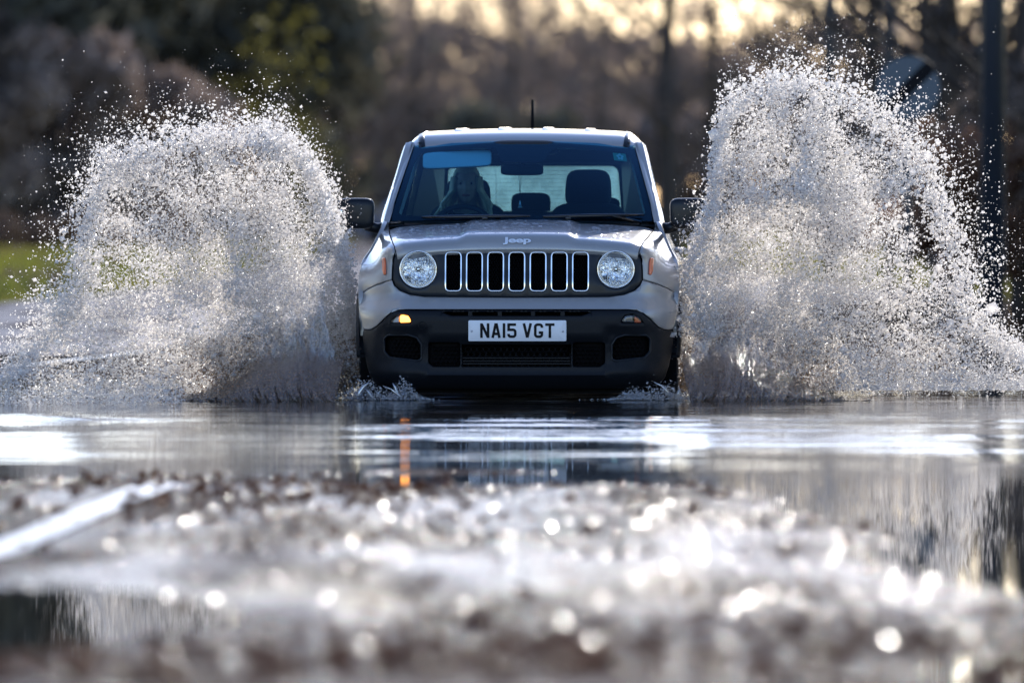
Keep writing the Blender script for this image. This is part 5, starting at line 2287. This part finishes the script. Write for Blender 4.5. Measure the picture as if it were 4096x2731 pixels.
def curl(side, name, seed, brown):
    """bow wave rolling off the front wheel, hollow towards the camera"""
    nu, nv = 240, 60
    U, Vv = np.meshgrid(np.linspace(0, 1, nu), np.linspace(0, 1, nv), indexing='ij')
    H = (.30 * np.sin(np.pi * np.clip(.25 + .75 * U, 0, 1)) ** .8 * (1 - .45 * U)) * (.85 + .35 * vnoise(U * 7 + seed, U * 0)) + .02
    x = .97 + .80 * U + .30 * (1 - Vv) ** 2 * U - .06 * Vv
    z = H * Vv ** 1.5
    ph = U * 26 + 9 * (1 - Vv) ** 2 * (.4 + U)
    st = .55 * (fbm(ph + seed, Vv * 1.1, 3) - .5) + .45 * (np.abs(fbm(ph * 2.7 + seed, Vv * 1.6, 3) - .5) * 2 - .4)
    y = -.35 + .55 * (1 - np.cos(Vv * 1.45)) * 1.2 + .10 * U + .24 * st
    z = np.maximum(z + .085 * st * (.25 + Vv), 0) - .004
    P = np.stack([side * x, y, z], -1).reshape(-1, 3)
    P2 = P + np.array([0, .05, -.012])
    F = grid_faces(nu, nv)
    o = obj(name, np.vstack([P, P2]), np.vstack([F, F[:, ::-1] + len(P)]), M['curl'], None, True, False)
    return tag(o, None, None, None, 'stuff')


M['curl'] = drop_mat('muddy_wave', .10, (.34, .18, .075), .28, .13, noise_lo=.45, nscale=26.0, stretch=(2.2, 1.0, .4), bump=.6, zfade=(.15, .34), front=.2)
curl(-1, 'bow_wave', 4, 1)
curl(1, 'bow_wave', 8, 1)


# splashes licking up at the bumper corners
def splashlet(cx, cy, seed, w, h, name):
    r = np.random.default_rng(seed)
    b = MB()
    for k in range(2):
        x0 = cx + r.normal() * w * .5
        L = h * r.uniform(.4, 1.0)
        lean = r.normal() * .5
        y0 = cy + r.normal() * .05
        r0 = r.uniform(.008, .016)
        b.tube([(x0, y0, -.01), (x0 + lean * L * .3, y0 - .015, L * .4), (x0 + lean * L * .8, y0 - .03, L * .8), (x0 + lean * L * 1.3, y0 - .03, L)], [r0 * 2.2, r0 * 1.3, r0 * .6, r0 * .2], 7)
    for k in range(900):
        x0 = cx + r.normal() * w * .85
        c = (x0, cy + r.normal() * .06, abs(r.normal()) * h * .45 * math.exp(-((x0 - cx) / w) ** 2) + .004)
        b.add(OCT * math.exp(r.normal(math.log(.0034), .45)) * (.7 + .6 * r.random((1, 3))) + np.array(c), OF.tolist())
    o = b.build(name, M['splash'], None)
    return tag(o, None, None, None, 'stuff')


M['splash'] = drop_mat('splash_water', .40, (.55, .60, .68), .55, .1)
splashlet(-.80, .02, 61, .14, .12, 'splash')
splashlet(-.58, .05, 62, .07, .11, 'splash')
splashlet(.82, .02, 63, .15, .10, 'splash')
splashlet(.66, .05, 64, .08, .06, 'splash')


# wet leaf litter and grit on the near road, each bit catching the sun
def litter(n, seed, name, mat, size, where=None, dome=(.05, .06)):
    r = np.random.default_rng(seed)
    V, F = [], []
    d = 50 * (.40 + .33 * r.random(n * 3))
    x = r.uniform(-3.2, 3.2, n * 3)
    wh = where(x, d) if where else 1.0
    keep = (r.random(n * 3) < wh) & (np.abs(x) < d * .060) & (r.random(n * 3) < .15 + .9 * fbm(x * 1.6 + seed, d * .30, 3) ** 2 * 2)
    d, x = d[keep][:n], x[keep][:n]
    z = road_profile(x, d - 50)
    up = z > -.004
    d, x, z = d[up], x[up], z[up]
    m = len(d)
    rad = size * np.exp(r.normal(0, .35, m))
    tx, ty = r.normal(0, .30, m), r.normal(0, .30, m)
    rz = r.uniform(0, 6.28, m)
    k = 8
    t = 2 * np.pi * np.arange(k) / k
    rings = [(1.0, 0.0), (.62, dome[0]), (0.0, dome[1])]
    vs_l = []
    for q, h in rings[:2]:
        px = rad[:, None] * q * np.cos(t)[None] * 1.0
        py = rad[:, None] * q * np.sin(t)[None] * .62
        vs_l.append(np.stack([px, py, np.broadcast_to((h * rad * .5)[:, None], px.shape)], -1))
    tip = np.stack([np.zeros(m), np.zeros(m), dome[1] * rad * .5], -1)[:, None]
    under = np.stack([np.zeros(m), np.zeros(m), -.2 * rad], -1)[:, None]
    L = np.concatenate(vs_l + [tip, under], 1)
    cs, sn = np.cos(rz)[:, None], np.sin(rz)[:, None]
    X = L[..., 0] * cs - L[..., 1] * sn
    Y = L[..., 0] * sn + L[..., 1] * cs
    Z = L[..., 2] + X * tx[:, None] + Y * ty[:, None]
    Wd = np.stack([X + x[:, None], Y + (d - 50)[:, None], Z + (z + rad * .2)[:, None]], -1)
    nvp = 2 * k + 2
    fq = []
    for i in range(k):
        j = (i + 1) % k
        fq += [(i, j, k + j), (i, k + j, k + i), (k + i, k + j, 2 * k), (j, i, 2 * k + 1)]
    F = (np.array(fq)[None] + nvp * np.arange(m)[:, None, None]).reshape(-1, 3)
    me = fast_mesh(name, Wd.reshape(-1, 3), F)
    me.materials.append(mat)
    me.polygons.foreach_set('use_smooth', np.ones(len(me.polygons), bool))
    o = bpy.data.objects.new(name, me)
    COL.objects.link(o)
    return tag(o, None, None, None, 'stuff')


M['litter'] = pmat('wet_leaf_litter', (.085, .042, .024), .235, noise=.5, nscale=3)
litter(26000, 71, 'leaf_litter', M['litter'], .0056)
M['sodden'] = drop_mat('sodden_leaf', .0, (.21, .082, .036), .02, .4, front=.55)
# sodden brown leaves washed up at the edge of the flood and gathered close to the lens
litter(5600, 72, 'sodden_leaves', M['sodden'], .022,
       lambda x, d: np.clip(.05 + .9 * np.exp(-((x + .85) / .55) ** 2 - ((d - 33.2) / 2.0) ** 2) + .55 * sstep(24.2, 22.2, d) * sstep(-.6, .3, x)
                            + .35 * np.exp(-((d - 35.0) / .8) ** 2) + .75 * sstep(22.8, 21.4, d), 0, 1), (.35, .45))
